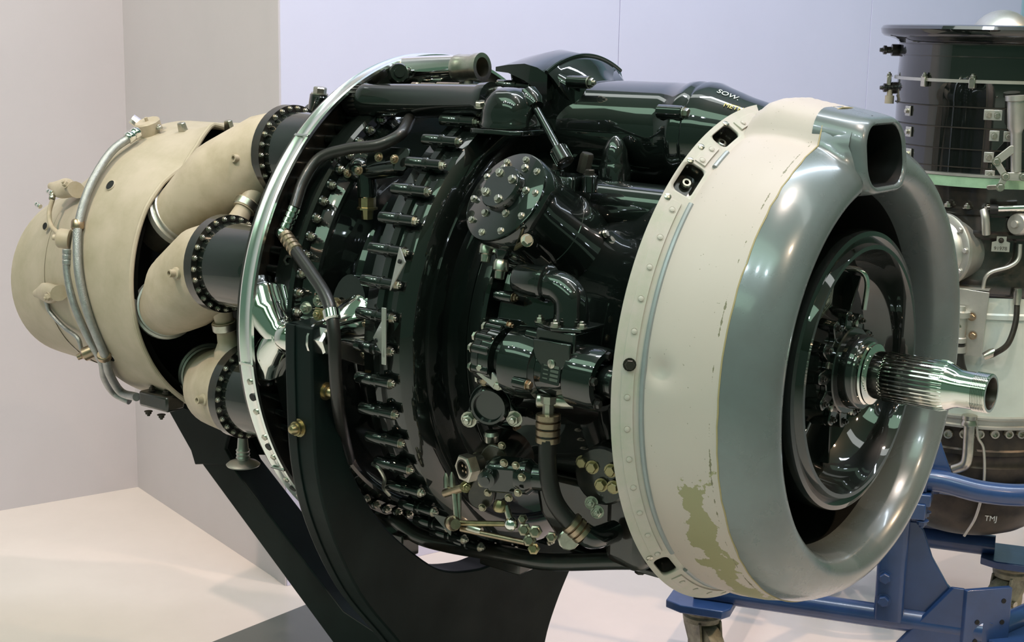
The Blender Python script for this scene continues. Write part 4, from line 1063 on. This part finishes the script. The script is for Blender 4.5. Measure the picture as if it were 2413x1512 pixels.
# lever and rods
def lever(p0, p1, r, mt, parent, name='lever'):
    q = MB(); q.cyl(p0, p1, r, 10); return q.build(name, mt, parent)
L1, L2 = ony(1070, 1150, -.40), ony(1077, 1225, -.405)
lv = lever(L1, L2, .0055, STEEL, eng, 'control_lever')
lever(ony(1082, 1150, -.395), ony(1082, 1222, -.402), .0042, STEEL, lv, 'lever_arm')
q = MB(); q.cyl(ony(1048, 1162, -.40), ony(1098, 1146, -.40), .0075, 10); q.build('lever_shaft', COPPER, lv)
bolt(ony(1098, 1146, -.40), (.8, -.6, .1), .008, lv, 'nut', BRASS)
for (px, py) in ((1053, 1140), (1067, 1138)):
    q = MB(); q.lathe([(0, .006), (.018, .005), (.026, .0015)], ony(px, py+8, -.40), (-.1, 0, 1), 8); q.build('lever_pin', STEEL, lv)
R0, R1, R2 = ony(1066, 1232, -.41), ony(1205, 1234, -.405), ony(1238, 1278, -.40)
q = MB(); q.cyl(R0, R1, .0048, 10); rd1 = q.build('push_rod', BRASS, eng)
q = MB(); q.cyl(R0 + Vector((.02, 0, -.006)), R2, .0050, 10); rd2 = q.build('push_rod', COPPER, eng)
ferrule(R0 + (R2-R0)*.22, R2-R0, .03, .0072, STEEL, rd2, 1, 'rod_end')
q = MB(); q.lathe([(-.026, .005), (-.022, .009), (-.010, .010), (-.008, .0135), (.008, .0135), (.012, .010), (.03, .009)], R0, (.75, -.6, .25), 12); q.build('rod_joint', COPPER, rd1)
q = MB(); q.sphere(R1, .0125, 14, 8); q.build('ball_joint', CHROME, rd1)
lever(ony(1192, 1190, -.405), R1, .006, STEEL, rd1, 'rod_crank')
q = MB(); q.lathe([(0, .008), (.006, .011), (.016, .011), (.02, .008)], ony(1180, 1178, -.41), (0, -.2, -1), 8); q.build('crank_nut', BRASS, rd1)
for (px, py, s_) in ((1236, 1247, .011), (1262, 1252, .011), (1248, 1272, .011), (1258, 1292, .010), (1300, 1265, .009), (1232, 1222, .008)):
    q = MB(); q.lathe([(-.012, s_*.8), (-.010, s_), (.006, s_), (.008, s_*.7), (.014, s_*.6)], ony(px, py, -.40), (.5, -.8, .25), 6); q.build('union_fitting', OLD if px != 1258 else BRASS, rd2)
q = MB(); A_, B_, C_ = ony(1018, 1210, -.37), ony(1062, 1262, -.38), ony(1066, 1222, -.36)
i = len(q.v); q.v += [A_, B_, C_, A_+Vector((0, .003, 0)), B_+Vector((0, .003, 0)), C_+Vector((0, .003, 0))]; q.f += [(0, 1, 2), (5, 4, 3), (0, 3, 4, 1), (1, 4, 5, 2), (2, 5, 3, 0)]; q.build('bracket_gusset', BURNT, rd2)
# scavenge pipe and sump under the engine
q = MB(); q.tube([ony(880, 1185, -.16), ony(930, 1222, -.16), ony(985, 1262, -.16), ony(1060, 1283, -.16), ony(1180, 1303, -.16), ony(1290, 1323, -.165), Vector((.60, -.145, -.385)), Vector((.66, -.13, -.375))], .0165, 16); sp_ = q.build('scavenge_pipe', ENAMEL2, eng)
q = MB(); q.box((.31, -.09, -.468), (.10, .06, .028)); q.build('pipe_saddle', ENAMEL2, sp_, bevel=.004)
q = MB(); q.box(ony(955, 1280, -.16), (.03, .05, .05)); q.build('pipe_lug', ENAMEL2, sp_, bevel=.003)
q = MB()
q.loft([[Vector((x, y_ - .02, z)) for (x, y_) in ((xa, -wy), (xb, -wy), (xb, wy), (xa, wy))] for (z, xa, xb, wy) in ((-.388, .47, .77, .10), (-.365, .46, .77, .13), (-.32, .44, .76, .15), (-.24, .43, .74, .16))]); sump = q.build('oil_sump', ENAMEL2, eng, bevel=.012)
q = MB(); q.prism(rrect(.145, .115, .03), (.625, -.03, -.396), (1, 0, 0), (0, 1, 0), (0, 0, 1), .010); q.build('sump_flange', ENAMEL2, sump, bevel=.002)
for (px, py, kd) in ((1392, 1366, 'bolt'), (1420, 1374, 'bolt'), (1437, 1382, 'bolt'), (1480, 1378, 'nut'), (1508, 1382, 'bolt'), (1455, 1352, 'nut')):
    p = ony(px, py - 8, -.12); bolt(Vector((p.x, -.12, -.396 if kd == 'bolt' else -.386)), (0, 0, -1), .0105, sump, kd, BURNT)
q = MB(); q.box((.735, -.05, -.375), (.05, .12, .04)); q.build('sump_boss', ENAMEL2, sump, bevel=.014)
# drain rod with disc under the lower combustion chamber
pt = ony(573, 1010, -.235); pb = ony(573, 1092, -.235)
q = MB(); q.cyl(pt + Vector((0, 0, .06)), pb, .0085, 16); dr = q.build('drain_rod', CHROME, eng)
q = MB(); q.lathe([(-.006, .004), (-.004, .034), (-.001, .036), (.004, .030), (.010, .012), (.012, .012), (.014, .015), (.018, .013), (.022, .015), (.026, .013), (.030, .015), (.034, .012), (.055, .0105), (.06, .0085)], pb, (0, 0, 1), 36); q.build('drain_disc', ALU, dr)
# distribution block where the braided hoses end
p = onr(355, 935, .36)
q = MB(); q.box(p + Vector((.0, .03, -.012)), (.10, .05, .036)); blk = q.build('hose_block', ENAMEL2, eng, bevel=.006)
for (dx, dy, dz) in ((-.035, 0, -.03), (.01, 0, -.03), (.03, 0, .022), (-.02, 0, .02)): bolt(p + Vector((dx, .02, -.012 + dz)), (0, 0, -1 if dz < 0 else 1), .007, blk, 'nut', BURNT)

# ================================================================== ENGINE STAND
std = thing('engine_stand', 'dark painted steel yoke stand with a slanting rear leg carrying the black engine', 'stand', (0.12, 0, FLOOR + .02))
half = [(-.448, .042), (-.4485, -.065), (-.445, -.143), (-.413, -.237), (-.335, -.354), (-.214, -.463), (-.138, -.506), (-.05, -.527), (0, -.530)]
outr = [(-.250, -1.078), (-.215, -1.02), (-.190, -.93), (-.178, -.85), (-.190, -.76), (-.228, -.685), (-.287, -.607), (-.392, -.479), (-.468, -.335), (-.503, -.209), (-.511, -.054), (-.511, .042)]
def smooth2(L, n=5): return [(p.x, p.y) for p in catmull([Vector((a, b_, 0)) for (a, b_) in L], n)]
ho_, hi_ = smooth2(outr), smooth2(half)
poly = ho_ + hi_ + [(-x, z) for (x, z) in reversed(hi_[:-1])] + [(-x, z) for (x, z) in reversed(ho_)]
q = MB(); q.prism(poly, (.132, 0, 0), (0, 1, 0), (0, 0, 1), (1, 0, 0), .068); yk = q.build('yoke', STAND, std, bevel=.004)
# raised edge plates on the outer rim of the yoke
for sgn in (-1, 1):
    q = MB(); rg = []
    for (y_, z) in ho_[18:]:
        rg.append([Vector((.138, sgn*(-y_ + .0015) * 1.0, z)), Vector((.160, sgn*(-y_ + .0035), z)), Vector((.160, sgn*(-y_ - .010), z)), Vector((.138, sgn*(-y_ - .010), z))])
    q.loft(rg); q.build('rim_plate', STAND, yk, bevel=.001)
bolt(ony(757, 800, -.482) + Vector((-.004, 0, 0)), (1, 0, 0), .026, yk, 'bolt', CHROME, spin=.35)
bolt(Vector((.199, onx(768, 921, .2).y, onx(768, 921, .2).z)), (1, 0, 0), .0125, yk, 'cap', BRASS)
pz = ony(702, 1004, -.505).z
bolt(Vector((.165, -.508, pz)), (0, -1, 0), .0130, yk, 'cap', BRASS)
# rear leg in the engine's centre plane
yy = -.045
A0, A1 = ony(470, 1085, yy), ony(705, 1405, yy)         # lower edge
B0, B1 = ony(548, 1100, yy), ony(735, 1345, yy)         # upper near edge
low = (A1-A0).normalized(); up_ = (B1-B0).normalized()
pl = [(A0.x - .06, A0.z + .06), (A0.x, A0.z), (A1.x, A1.z), ((A1 + low*.30).x, (A1 + low*.30).z), (.14, -1.07), (.14, -.80), ((B1 + up_*.12).x, (B1 + up_*.12).z), (B1.x, B1.z), (B0.x, B0.z), (B0.x - .06, B0.z + .075)]
q = MB(); q.prism(pl, (0, yy, 0), (1, 0, 0), (0, 0, 1), (0, 1, 0), .09); lg = q.build('rear_leg', STAND, std, bevel=.003)
# head plate of the leg, with round cut-outs, and saddle under the jet pipe
H0, H1 = ony(398, 955, -.05), ony(470, 1082, -.05)
hp_ = [(H0.x, H0.z), (H1.x - .02, H1.z + .02), (H1.x - .006, H1.z - .012), (H1.x + .02, H1.z - .006), (B0.x + .02, B0.z + .012), (B0.x - .01, B0.z + .045), (H0.x + .245, H0.z + .03), (H0.x + .20, H0.z + .012), (H0.x + .155, H0.z + .03), (H0.x + .11, H0.z + .008), (H0.x + .07, H0.z + .030), (H0.x + .03, H0.z + .028)]
for sgn in (-1, 1):
    q = MB(); q.prism(hp_, (0, sgn*.054 - .005, 0), (1, 0, 0), (0, 0, 1), (0, 1, 0), .010); q.build('head_plate', STAND, std, bevel=.002)
q = MB(); rg = []
for d in range(240, 302, 4):
    rg.append([ep(-.70, .331, d), ep(-.60, .331, d), ep(-.60, .343, d), ep(-.70, .343, d)])
q.loft(rg); q.build('pipe_saddle', STAND, std, bevel=.002)
# floor plate
q = MB(); q.box((-.06, .0, FLOOR + .010), (1.72, 1.24, .020)); q.build('base_plate', BASEP, std, bevel=.003)

# ================================================================== BLUE TROLLEY
TU = Vector((math.cos(math.radians(18)), math.sin(math.radians(18)), 0)); TV = Vector((-TU.y, TU.x, 0)); UZ = Vector((0, 0, 1))
trl = thing('engine_trolley', 'blue painted tubular steel trolley on swivel castors holding the upright engine', 'trolley', tuple(onz(2100, 1450, -.9).xy) + (FLOOR,))
TZ = -.880
T0 = onz(1640, 1386, TZ); T0.z = TZ                          # near left corner over the front castor
def tp(a, b_, z=TZ): p = T0 + TU*a + TV*b_; p.z = z; return p
LEN, WID = .72, .66
def rail(p0, p1, r, name='frame_rail', path=None):
    q = MB(); q.tube(path or [p0, p1], r, 20, smooth=8 if path else 0); return q.build(name, BLUEP, trl)
rail(tp(0, 0), tp(LEN, 0), .030)
rail(tp(-.02, WID), tp(LEN, WID), .030)
rail(tp(.10, 0), tp(.10, WID), .026)
# upright post with foot bolts and curved gusset
pb_ = onz(2092, 1440, TZ + .03); pa = (pb_ - T0).dot(TU)
post0, post1 = tp(pa, 0, TZ), tp(pa, 0, -.605)
q = MB(); q.prism(rrect(.036, .034, .014), post0, TU, TV, UZ, post1.z - post0.z); pst = q.build('upright_post', BLUEP, trl, bevel=.001)
for dz in (.055, .115): bolt(post0 + TU*(-.012) - TV*.034 + UZ*dz, -TV, .0135, pst, 'bolt', BLUEP)
gz = [(0, 0), (.215, 0), (.16, .030), (.10, .085), (.06, .150), (.035, .215), (.02, .235), (0, .235)]
q = MB(); q.prism(gz, post0 + TU*.034 + UZ*.022 - TV*.006, TU, UZ, TV, .012); q.build('gusset', BLUEP, trl, bevel=.0015)
hd = tp(pa + .010, 0, -.605)
q = MB(); q.box(hd + UZ*.022, (.125, .10, .040), (TU, TV, UZ)); q.build('post_head', BLUEP, trl, bevel=.003)
q = MB(); q.box(hd + UZ*.050 + TU*.035, (.075, .085, .030), (TU, TV, UZ)); q.build('head_block', BLUEP, trl, bevel=.003)
for (du, dv) in ((.055, -.035), (.055, .035)): bolt(hd + TU*du + TV*dv - UZ*.0, -UZ, .012, trl, 'nut', BLUEP)
# tall tapering cheek plate up to the engine trunnion
def on_cheek(px, py):
    v = Vector(ray(px, py)); o = Vector(CAM); P_ = hd + TV*.02; t_ = (P_ - o).dot(TV)/v.dot(TV); w_ = o + v*t_ - P_; return (w_.dot(TU), w_.z)
ck = [on_cheek(*p_) for p_ in ((2125, 1150), (2250, 1138), (2222, 1060), (2200, 985), (2186, 900), (2190, 720), (2214, 655), (2212, 590), (2196, 556), (2150, 560), (2135, 900))]
q = MB(); q.prism(ck, hd + TV*.02, TU, UZ, TV, .014); q.build('cheek_plate', BLUEP, trl, bevel=.002)
# curved guard rail
rg0 = hd + UZ*.088 + TU*.03
pr_ = [rg0, rg0 + TU*.06 + UZ*.004, rg0 + TU*.16 - UZ*.012 + TV*.005, rg0 + TU*.27 - UZ*.014 + TV*.035, rg0 + TU*.40 + UZ*.0 + TV*.12, rg0 + TU*.46 + TV*.28]
rail(None, None, .027, 'guard_rail', pr_)
q = MB(); q.lathe([(-.012, .034), (.010, .034)], rg0 + TU*.02, TU, 20); q.build('rail_collar', BLUEP, trl)
# second post on the far rail
p2 = tp(.36, WID, TZ)
q = MB(); q.prism(rrect(.034, .034, .012), p2, TU, TV, UZ, .30); q.build('upright_post', BLUEP, trl, bevel=.001)
q = MB(); q.prism(gz, p2 + TU*.034 + UZ*.022 - TV*.006, TU, UZ, TV, .012); q.build('gusset', BLUEP, trl, bevel=.0015)
# end plate with bolt holes on the near right corner
ec = dep(2318, 1462, 3.66)
eu = Vector((.62, .78, 0)).normalized(); en = Vector((eu.y, -eu.x, 0))
q = MB(); q.prism(rrect(.062, .088, .004), ec, eu, UZ, en, .016); epn = q.build('end_plate', BLUEP, trl, bevel=.002)
for (u, v) in ((.040, .055), (.040, .0), (-.028, .005), (-.030, -.045), (.040, -.055)):
    q = MB(); q.lathe([(-.001, .0062), (.0175, .0062)], ec + eu*u + UZ*v, en, 14); q.build('bolt_hole', INNER, epn)
rail(Vector((ec.x + .01, ec.y + .03, TZ - .005)), Vector((ec.x + .13, ec.y + .62, TZ - .005)), .026)
q = MB(); q.prism([(-.16, -.09), (.0, -.09), (.0, .085), (-.03, .085)], ec - eu*.055 + en*.002, TU, UZ, -en, .012); q.build('end_web', BLUEP, trl, bevel=.001)
# castors
def castor(p, ang, label):
    d = Vector((math.cos(ang), math.sin(ang), 0)); s_ = Vector((-d.y, d.x, 0))
    q = MB(); q.prism([(-.085, -.06), (-.04, -.085), (.07, -.085), (.085, -.06), (.085, .085), (-.085, .085)], Vector((p.x, p.y, TZ - .040)), TU, TV, UZ, .022); c = q.build('castor_plate', BLUEP, trl, bevel=.003)
    q = MB(); q.lathe([(0, .050), (.012, .054), (.020, .048), (.026, .052), (.040, .050)], Vector((p.x, p.y, TZ - .041)), -UZ, 32); q.build('swivel_race', CASTER, c)
    wr = .068; wc = Vector((p.x, p.y, FLOOR + wr)) - d*.03
    for sg in (-1, 1):
        q = MB(); q.prism([(-.045, TZ - .075), (.048, TZ - .075), (.040, TZ - .10), (-.010, FLOOR + wr - .02), (-.045, FLOOR + wr - .02), (-.055, FLOOR + wr + .03)], Vector((p.x, p.y, 0)) + s_*(sg*.030 - .003), d, UZ, s_, .006); q.build('castor_fork', CASTER, c, bevel=.001)
    q = MB(); q.lathe([(-.024, .030), (-.022, wr*.80), (-.020, wr*.97), (-.014, wr), (.014, wr), (.020, wr*.97), (.022, wr*.80), (.024, .030)], wc, s_, 36); q.build('castor_wheel', CASTER, c)
    q = MB(); q.cyl(wc - s_*.042, wc + s_*.042, .010, 12); q.build('axle', STEEL, c)
castor(tp(.02, .0), math.radians(150), '')
castor(onz(1925, 1402, FLOOR) + Vector((0, 0, .2)), math.radians(120), '')
castor(tp(LEN + .10, .05), math.radians(100), '')
castor(tp(LEN + .05, WID), math.radians(75), '')

# ================================================================== SECOND ENGINE, STANDING UPRIGHT
cc = dep(2334, 420, 4.02); C2E = Vector((cc.x, cc.y, 0))
def on2(px, py, r):
    v = Vector(ray(px, py)); o = Vector(CAM) - C2E; a = v.x**2 + v.y**2; b_ = o.x*v.x + o.y*v.y; c_ = o.x**2 + o.y**2 - r*r
    D = max(b_*b_ - a*c_, 0); return Vector(CAM) + v*((-b_ - math.sqrt(D))/a)
def z2(py, r=.262, px=2330): return on2(px, py, r).z
e2 = thing('upright_jet_engine', 'black and silver jet engine standing upright with bellmouth inlet in the blue trolley', 'engine', (C2E.x, C2E.y, z2(1262, .2)))
def rev2(name, prof, mt, parent, seg=72, **k):
    q = MB(); q.lathe([(z, r) for (z, r) in prof], C2E, (0, 0, 1), seg, caps=k.get('caps', False)); return q.build(name, mt, parent, sharp=k.get('sharp', 38))
zl = z2(72, .29)
bell = rev2('inlet_bellmouth', [(zl-.060, .250), (zl-.040, .256), (zl-.026, .272), (zl-.020, .292), (zl-.017, .304), (zl-.010, .311), (zl+.002, .3135), (zl+.010, .308), (zl+.013, .296), (zl+.008, .272), (zl-.005, .255), (zl-.04, .243), (zl-.12, .238)], ENAMEL, e2)
q = MB(); q.sphere(Vector((C2E.x, C2E.y, zl - .03)), .085, 32, 16, sc_=1.0); q.build('inlet_bullet', ALU, bell)
body = rev2('compressor_body', [(z2(103, .258), .250), (z2(108, .262), .2585), (z2(150), .2600), (z2(186), .262), (z2(240), .2625), (z2(246), .2605), (z2(415), .2605), (z2(445), .2600)], ENAMEL, e2)
for (py, rr, w) in ((106, .2625, .0025), (135, .2612, .0015)):
    rev2('casing_seam', [(z2(py)-w, .257), (z2(py)-w, rr), (z2(py)+w, rr), (z2(py)+w, .257)], ENAMEL2, body)
rev2('clamp_rail', [(z2(193)-.004, .262), (z2(193)-.004, .2695), (z2(193)+.004, .2695), (z2(193)+.004, .262)], ALU, body)
for (px, py) in ((2178, 192), (2291, 196), (2095, 190)):
    p = on2(px, py, .269); nr = (p - Vector((C2E.x, C2E.y, p.z))).normalized()
    q = MB(); q.box(p, (.012, .016, .026), (nr, nr.cross(UZ), UZ)); cl = q.build('rail_clip', STEEL, body, bevel=.002); bolt(p + UZ*.012, UZ, .007, body, 'nut')
for (py, xs) in ((255, (2140, 2330, 2350)), (304, (2141, 2343, 2376)), (355, (2141, 2330)), (398, (2142, 2332))):
    rev2('blade_ring_shelf', [(z2(py)-.0012, .259), (z2(py)-.0012, .2635), (z2(py)+.0012, .2635), (z2(py)+.0012, .259)], BURNT, body)
    for px in xs:
        p = on2(px, py + (px-2141)*.05 + 6, .2635); nr = (p - Vector((C2E.x, C2E.y, p.z))).normalized()
        q = MB(); q.box(p, (.004, .024, .026), (nr, nr.cross(UZ), UZ)); cl = q.build('shelf_tab', ALU, body, bevel=.001); bolt(p + nr*.002, nr, .0065, body, 'bolt')
rev2('green_band', [(z2(420, .27), .262), (z2(420, .27), .272), (z2(444, .27), .272), (z2(444, .27), .262)], GREENB, e2)
rev2('bright_seam', [(z2(416, .27)-.003, .262), (z2(416, .27)-.003, .274), (z2(416, .27)+.003, .274), (z2(416, .27)+.003, .262)], ALU, e2)
lowb = rev2('gearbox_casing', [(z2(444), .255), (z2(495, .25), .250), (z2(497, .27), .268), (z2(508, .27), .268), (z2(512, .26), .258), (z2(545, .265), .262), (z2(552, .27), .272), (z2(560, .27), .272), (z2(566, .26), .255), (z2(640, .26), .255), (z2(660, .27), .268), (z2(690, .27), .268), (z2(702, .262), .258)], ENAMEL2, e2)
for k in range(16):
    a = math.radians(-180 + 11*k); p = C2E + Vector((math.cos(a)*.264, math.sin(a)*.264, z2(495, .27))); bolt(p, UZ, .0085, lowb, 'nut')
case = rev2('pale_casing', [(z2(702, .262), .2600), (z2(738, .262), .2610), (z2(742, .262), .2650), (z2(752, .262), .2650), (z2(754, .262), .2610), (z2(985, .262), .2610)], WHITEC, e2)
rev2('casing_flange', [(z2(983, .27), .2605), (z2(985, .27), .274), (z2(990, .27), .274), (z2(993, .27), .268), (z2(1004, .27), .268), (z2(1006, .27), .276), (z2(1011, .27), .276), (z2(1014, .26), .258)], ALU, e2)
band = rev2('burner_band', [(z2(1012), .2600), (z2(1062), .2560), (z2(1066), .2600), (z2(1076), .2600), (z2(1080), .2560), (z2(1100), .2540), (z2(1106), .2580), (z2(1140), .2520)], BURNT, e2)
for px in (2190, 2236, 2272, 2309, 2343, 2375, 2403):
    p = on2(px, 1021, .260); nr = (p - Vector((C2E.x, C2E.y, p.z))).normalized()
    q = MB(); q.lathe([(-.004, .0135), (.010, .0125), (.012, .0110), (.012, .0075), (.0, .0070), (.0, 0)], p, nr, 18, caps=False); q.build('burner_port', STEEL, band)
rev2('exhaust_bowl', [(z2(1140), .2500), (z2(1152, .25), .258), (z2(1160, .25), .258), (z2(1165, .25), .246), (z2(1215, .24), .232), (z2(1250, .21), .200), (z2(1262, .18), .165), (z2(1266, .15), .13)], BURNT, e2, caps=True)
text('TMJ', on2(2335, 1222, .2335), (on2(2360, 1224, .2335) - on2(2320, 1221, .2335)), UZ, .021, INKW, e2)
# large blanked outlet on the near left
pd = on2(2222, 590, .27); nd = Vector((-.28, -.93, .06)).normalized()
q = MB(); q.lathe([(-.10, .085), (-.012, .088), (-.012, .099), (0, .099), (.002, .096), (.002, .080), (.014, .074), (.018, .066), (.018, 0)], pd + nd*.02, nd, 48, caps=False); bl = q.build('blanking_cover', ALU, e2)
S, T, A = frame(nd)
for k in range(10):
    a = 2*PI*(k + .2)/10; bolt(pd + nd*.022 + S*(.089*math.cos(a)) + T*(.089*math.sin(a)), nd, .0068, bl, 'bolt', ALU)
# bracket plate with drain cock
pp0, pp1 = on2(2229, 678, .30), on2(2322, 832, .30)
pcn = on2(2274, 755, .295); nr = Vector((pcn.x - C2E.x, pcn.y - C2E.y, 0)).normalized(); tn = UZ.cross(nr)
q = MB(); q.prism([(-.053, .085), (.055, .078), (.047, -.090), (-.055, -.088)], pcn, tn, UZ, nr, .004); bp_ = q.build('bracket_plate', ALU, e2, bevel=.001)
q = MB(); q.box(pcn + UZ*.083 - nr*.02, (.107, .04, .003), (tn, nr, UZ)); q.build('plate_flange', ALU, bp_)
cv = on2(2262, 768, .315)
q = MB(); q.lathe([(-.045, .012), (-.042, .019), (-.030, .019), (-.028, .016), (.022, .016), (.024, .024), (.038, .024), (.040, .012), (.052, .010)], cv, UZ, 18); dc = q.build('drain_cock', ALU, e2)
q = MB(); q.lathe([(0, .015), (.022, .016), (.024, .024), (.040, .024), (.042, .018), (.050, .010), (.056, .009)], cv, (-.60, -.80, 0), 20); q.build('cock_spout', STEEL, dc)
for (px, py) in ((2290, 746), (2292, 790)): bolt(on2(px, py, .303), nr, .0085, bp_, 'bolt', COPPER)
q = MB(); q.tube([cv - UZ*.045, cv - UZ*.080, cv - UZ*.12 + tn*.012, cv - UZ*.16 + tn*.04, cv - UZ*.18 + tn*.06], .0165, 14); dh = q.build('drain_hose', RUBBER, e2)
q = MB(); q.lathe([(0, .0195), (.016, .0195)], cv - UZ*.052, -UZ, 18); q.build('hose_clip', ALU, dh)
# flexible igniter lead and small pipes
q = MB(); q.tube([on2(2397, 705, .275), on2(2393, 760, .29), on2(2375, 810, .30), on2(2345, 832, .29), on2(2332, 838, .275)], .0075, 12); ld = q.build('igniter_lead', BURNT, e2)
q = MB(); q.lathe([(-.012, .010), (0, .012), (.02, .010)], on2(2335, 832, .285), (-.6, -.3, -.4), 12); q.build('lead_end', STEEL, ld)
q = MB(); q.lathe([(-.012, .010), (0, .012), (.03, .009)], on2(2398, 690, .28), (0, 0, -1), 10); q.build('lead_union', STEEL, ld)
q = MB(); q.tube([on2(2404, 575, .275), on2(2400, 610, .28), on2(2378, 628, .28), on2(2338, 640, .28), on2(2322, 655, .28), on2(2316, 682, .278)], .0052, 10); q.build('fuel_pipe', ALU, e2)
q = MB(); q.tube([on2(2318, 495, .275), on2(2322, 515, .285), on2(2324, 552, .278)], .0105, 12); q.build('vent_pipe', ALU, e2)
q = MB(); q.cyl(on2(2335, 492, .285), on2(2412, 490, .285), .0085, 14); rl = q.build('transfer_pipe', CHROME, e2)
q = MB(); q.cyl(on2(2333, 493, .285), on2(2352, 493, .285), .013, 14); q.build('pipe_sleeve', INNER, rl)
q = MB(); q.lathe([(-.02, .028), (0, .0285), (.006, .025), (.007, .010), (.014, .009)], on2(2397, 528, .285), nd, 28); q.build('pressure_switch', ALU, e2)
# inspection tag
tg = on2(2358, 577, .278); nr = Vector((tg.x - C2E.x, tg.y - C2E.y, 0)).normalized(); tn = UZ.cross(nr)
q = MB(); q.prism([(-.022, -.017), (.022, -.017), (.022, .007), (.013, .010), (.013, .022), (-.011, .022), (-.011, .010), (-.022, .007)], tg, tn, UZ, nr, .002); tgo = q.build('inspection_tag', ALU, e2)
text('91978', tg - UZ*.009 + nr*.0028, tn, UZ, .013, INKD, tgo, 'tag_number'); bolt(tg + UZ*.012 + nr*.002, nr, .0052, tgo, 'nut', BURNT)
# actuator ram with linkage on the right
ra, rb = on2(2394, 225, .300), on2(2394, 405, .300)
ax = (rb-ra).normalized()
q = MB(); L = (rb-ra).length; q.lathe([(0, .026), (.012, .026), (.014, .021), (L*.42, .021), (L*.46, .016), (L*.50, .014), (L, .013)], ra, ax, 24); ram = q.build('actuator_ram', ALU, e2)
nr = Vector((ra.x - C2E.x, ra.y - C2E.y, 0)).normalized(); tn = UZ.cross(nr)
def bar(p0, p1, w, mt, parent, name='link_bar'):
    d = (p1-p0); L = d.length; d.normalize(); s_ = nr.cross(d)
    q = MB(); q.prism([(x*1.0, y_) for (x, y_) in [(u + L/2, v) for (u, v) in rrect(L/2 + w, w, w*.95, 4)]], p0, d, s_, nr, .006); return q.build(name, mt, parent, bevel=.001)
k1, k2, k3, k4 = on2(2347, 380, .305), on2(2368, 415, .306), on2(2356, 440, .305), on2(2410, 416, .306)
bar(on2(2383, 352, .305), k1, .010, ALU, ram); bar(k1, k2, .008, ALU, ram); bar(k2, k3, .008, ALU, ram); bar(k2, k4, .010, ALU, ram); bar(k3, on2(2330, 441, .30), .006, STEEL, ram)
for p in (k1, k2, k3, k4): bolt(p + nr*.006, nr, .0085, ram, 'bolt')
# unions on the far left silhouette
for (py, L) in ((118, .05), (207, .055)):
    p = on2(2108, py, .262); d = Vector((-.80, -.60, 0)).normalized()
    q = MB(); q.lathe([(-.02, .016), (.008, .016), (.010, .009), (.020, .009), (.022, .012), (.030, .012), (.032, .006), (.040, .005)], p, d, 12); un = q.build('side_union', ENAMEL2, e2)
    if py > 200:
        q = MB(); q.lathe([(0, .008), (.02, .008), (.021, .0125), (.042, .0125)], p + d*.012, -UZ, 14); q.build('union_cap', BEIGE, un)
# outlet pipe dropping from the flange
q = MB(); q.tube([on2(2285, 985, .285), on2(2283, 1030, .285), on2(2280, 1075, .285), on2(2272, 1095, .283), on2(2248, 1105, .275)], .0150, 14); op = q.build('drain_pipe', STEEL, e2)
q = MB(); q.lathe([(0, .020), (.010, .020), (.012, .017), (.022, .021), (.026, .021)], on2(2285, 978, .285), -UZ, 16); q.build('pipe_union', STEEL, op)
q = MB(); q.tube([on2(2300, 985, .285), on2(2305, 1030, .285), on2(2318, 1060, .283), on2(2318, 1140, .28), on2(2300, 1215, .25), on2(2272, 1262, .22)], .0038, 8); q.build('capillary_pipe', ALU, e2)

# cradle ring and bearers that carry the upright engine in the trolley
zc = z2(1158, .27)
q = MB(); q.tube([C2E + Vector((.284*math.cos(2*PI*k/48), .284*math.sin(2*PI*k/48), zc)) for k in range(49)], .016, 12, smooth=0, caps=False); q.build('cradle_ring', BLUEP, trl)
for tgt in (hd + UZ*.06 + TV*.03, p2 + UZ*.28):
    dv = Vector((tgt.x - C2E.x, tgt.y - C2E.y, 0)).normalized()
    q = MB(); q.cyl(C2E + dv*.288 + UZ*zc, Vector((tgt.x, tgt.y, tgt.z)), .018, 14); q.build('bearer', BLUEP, trl)
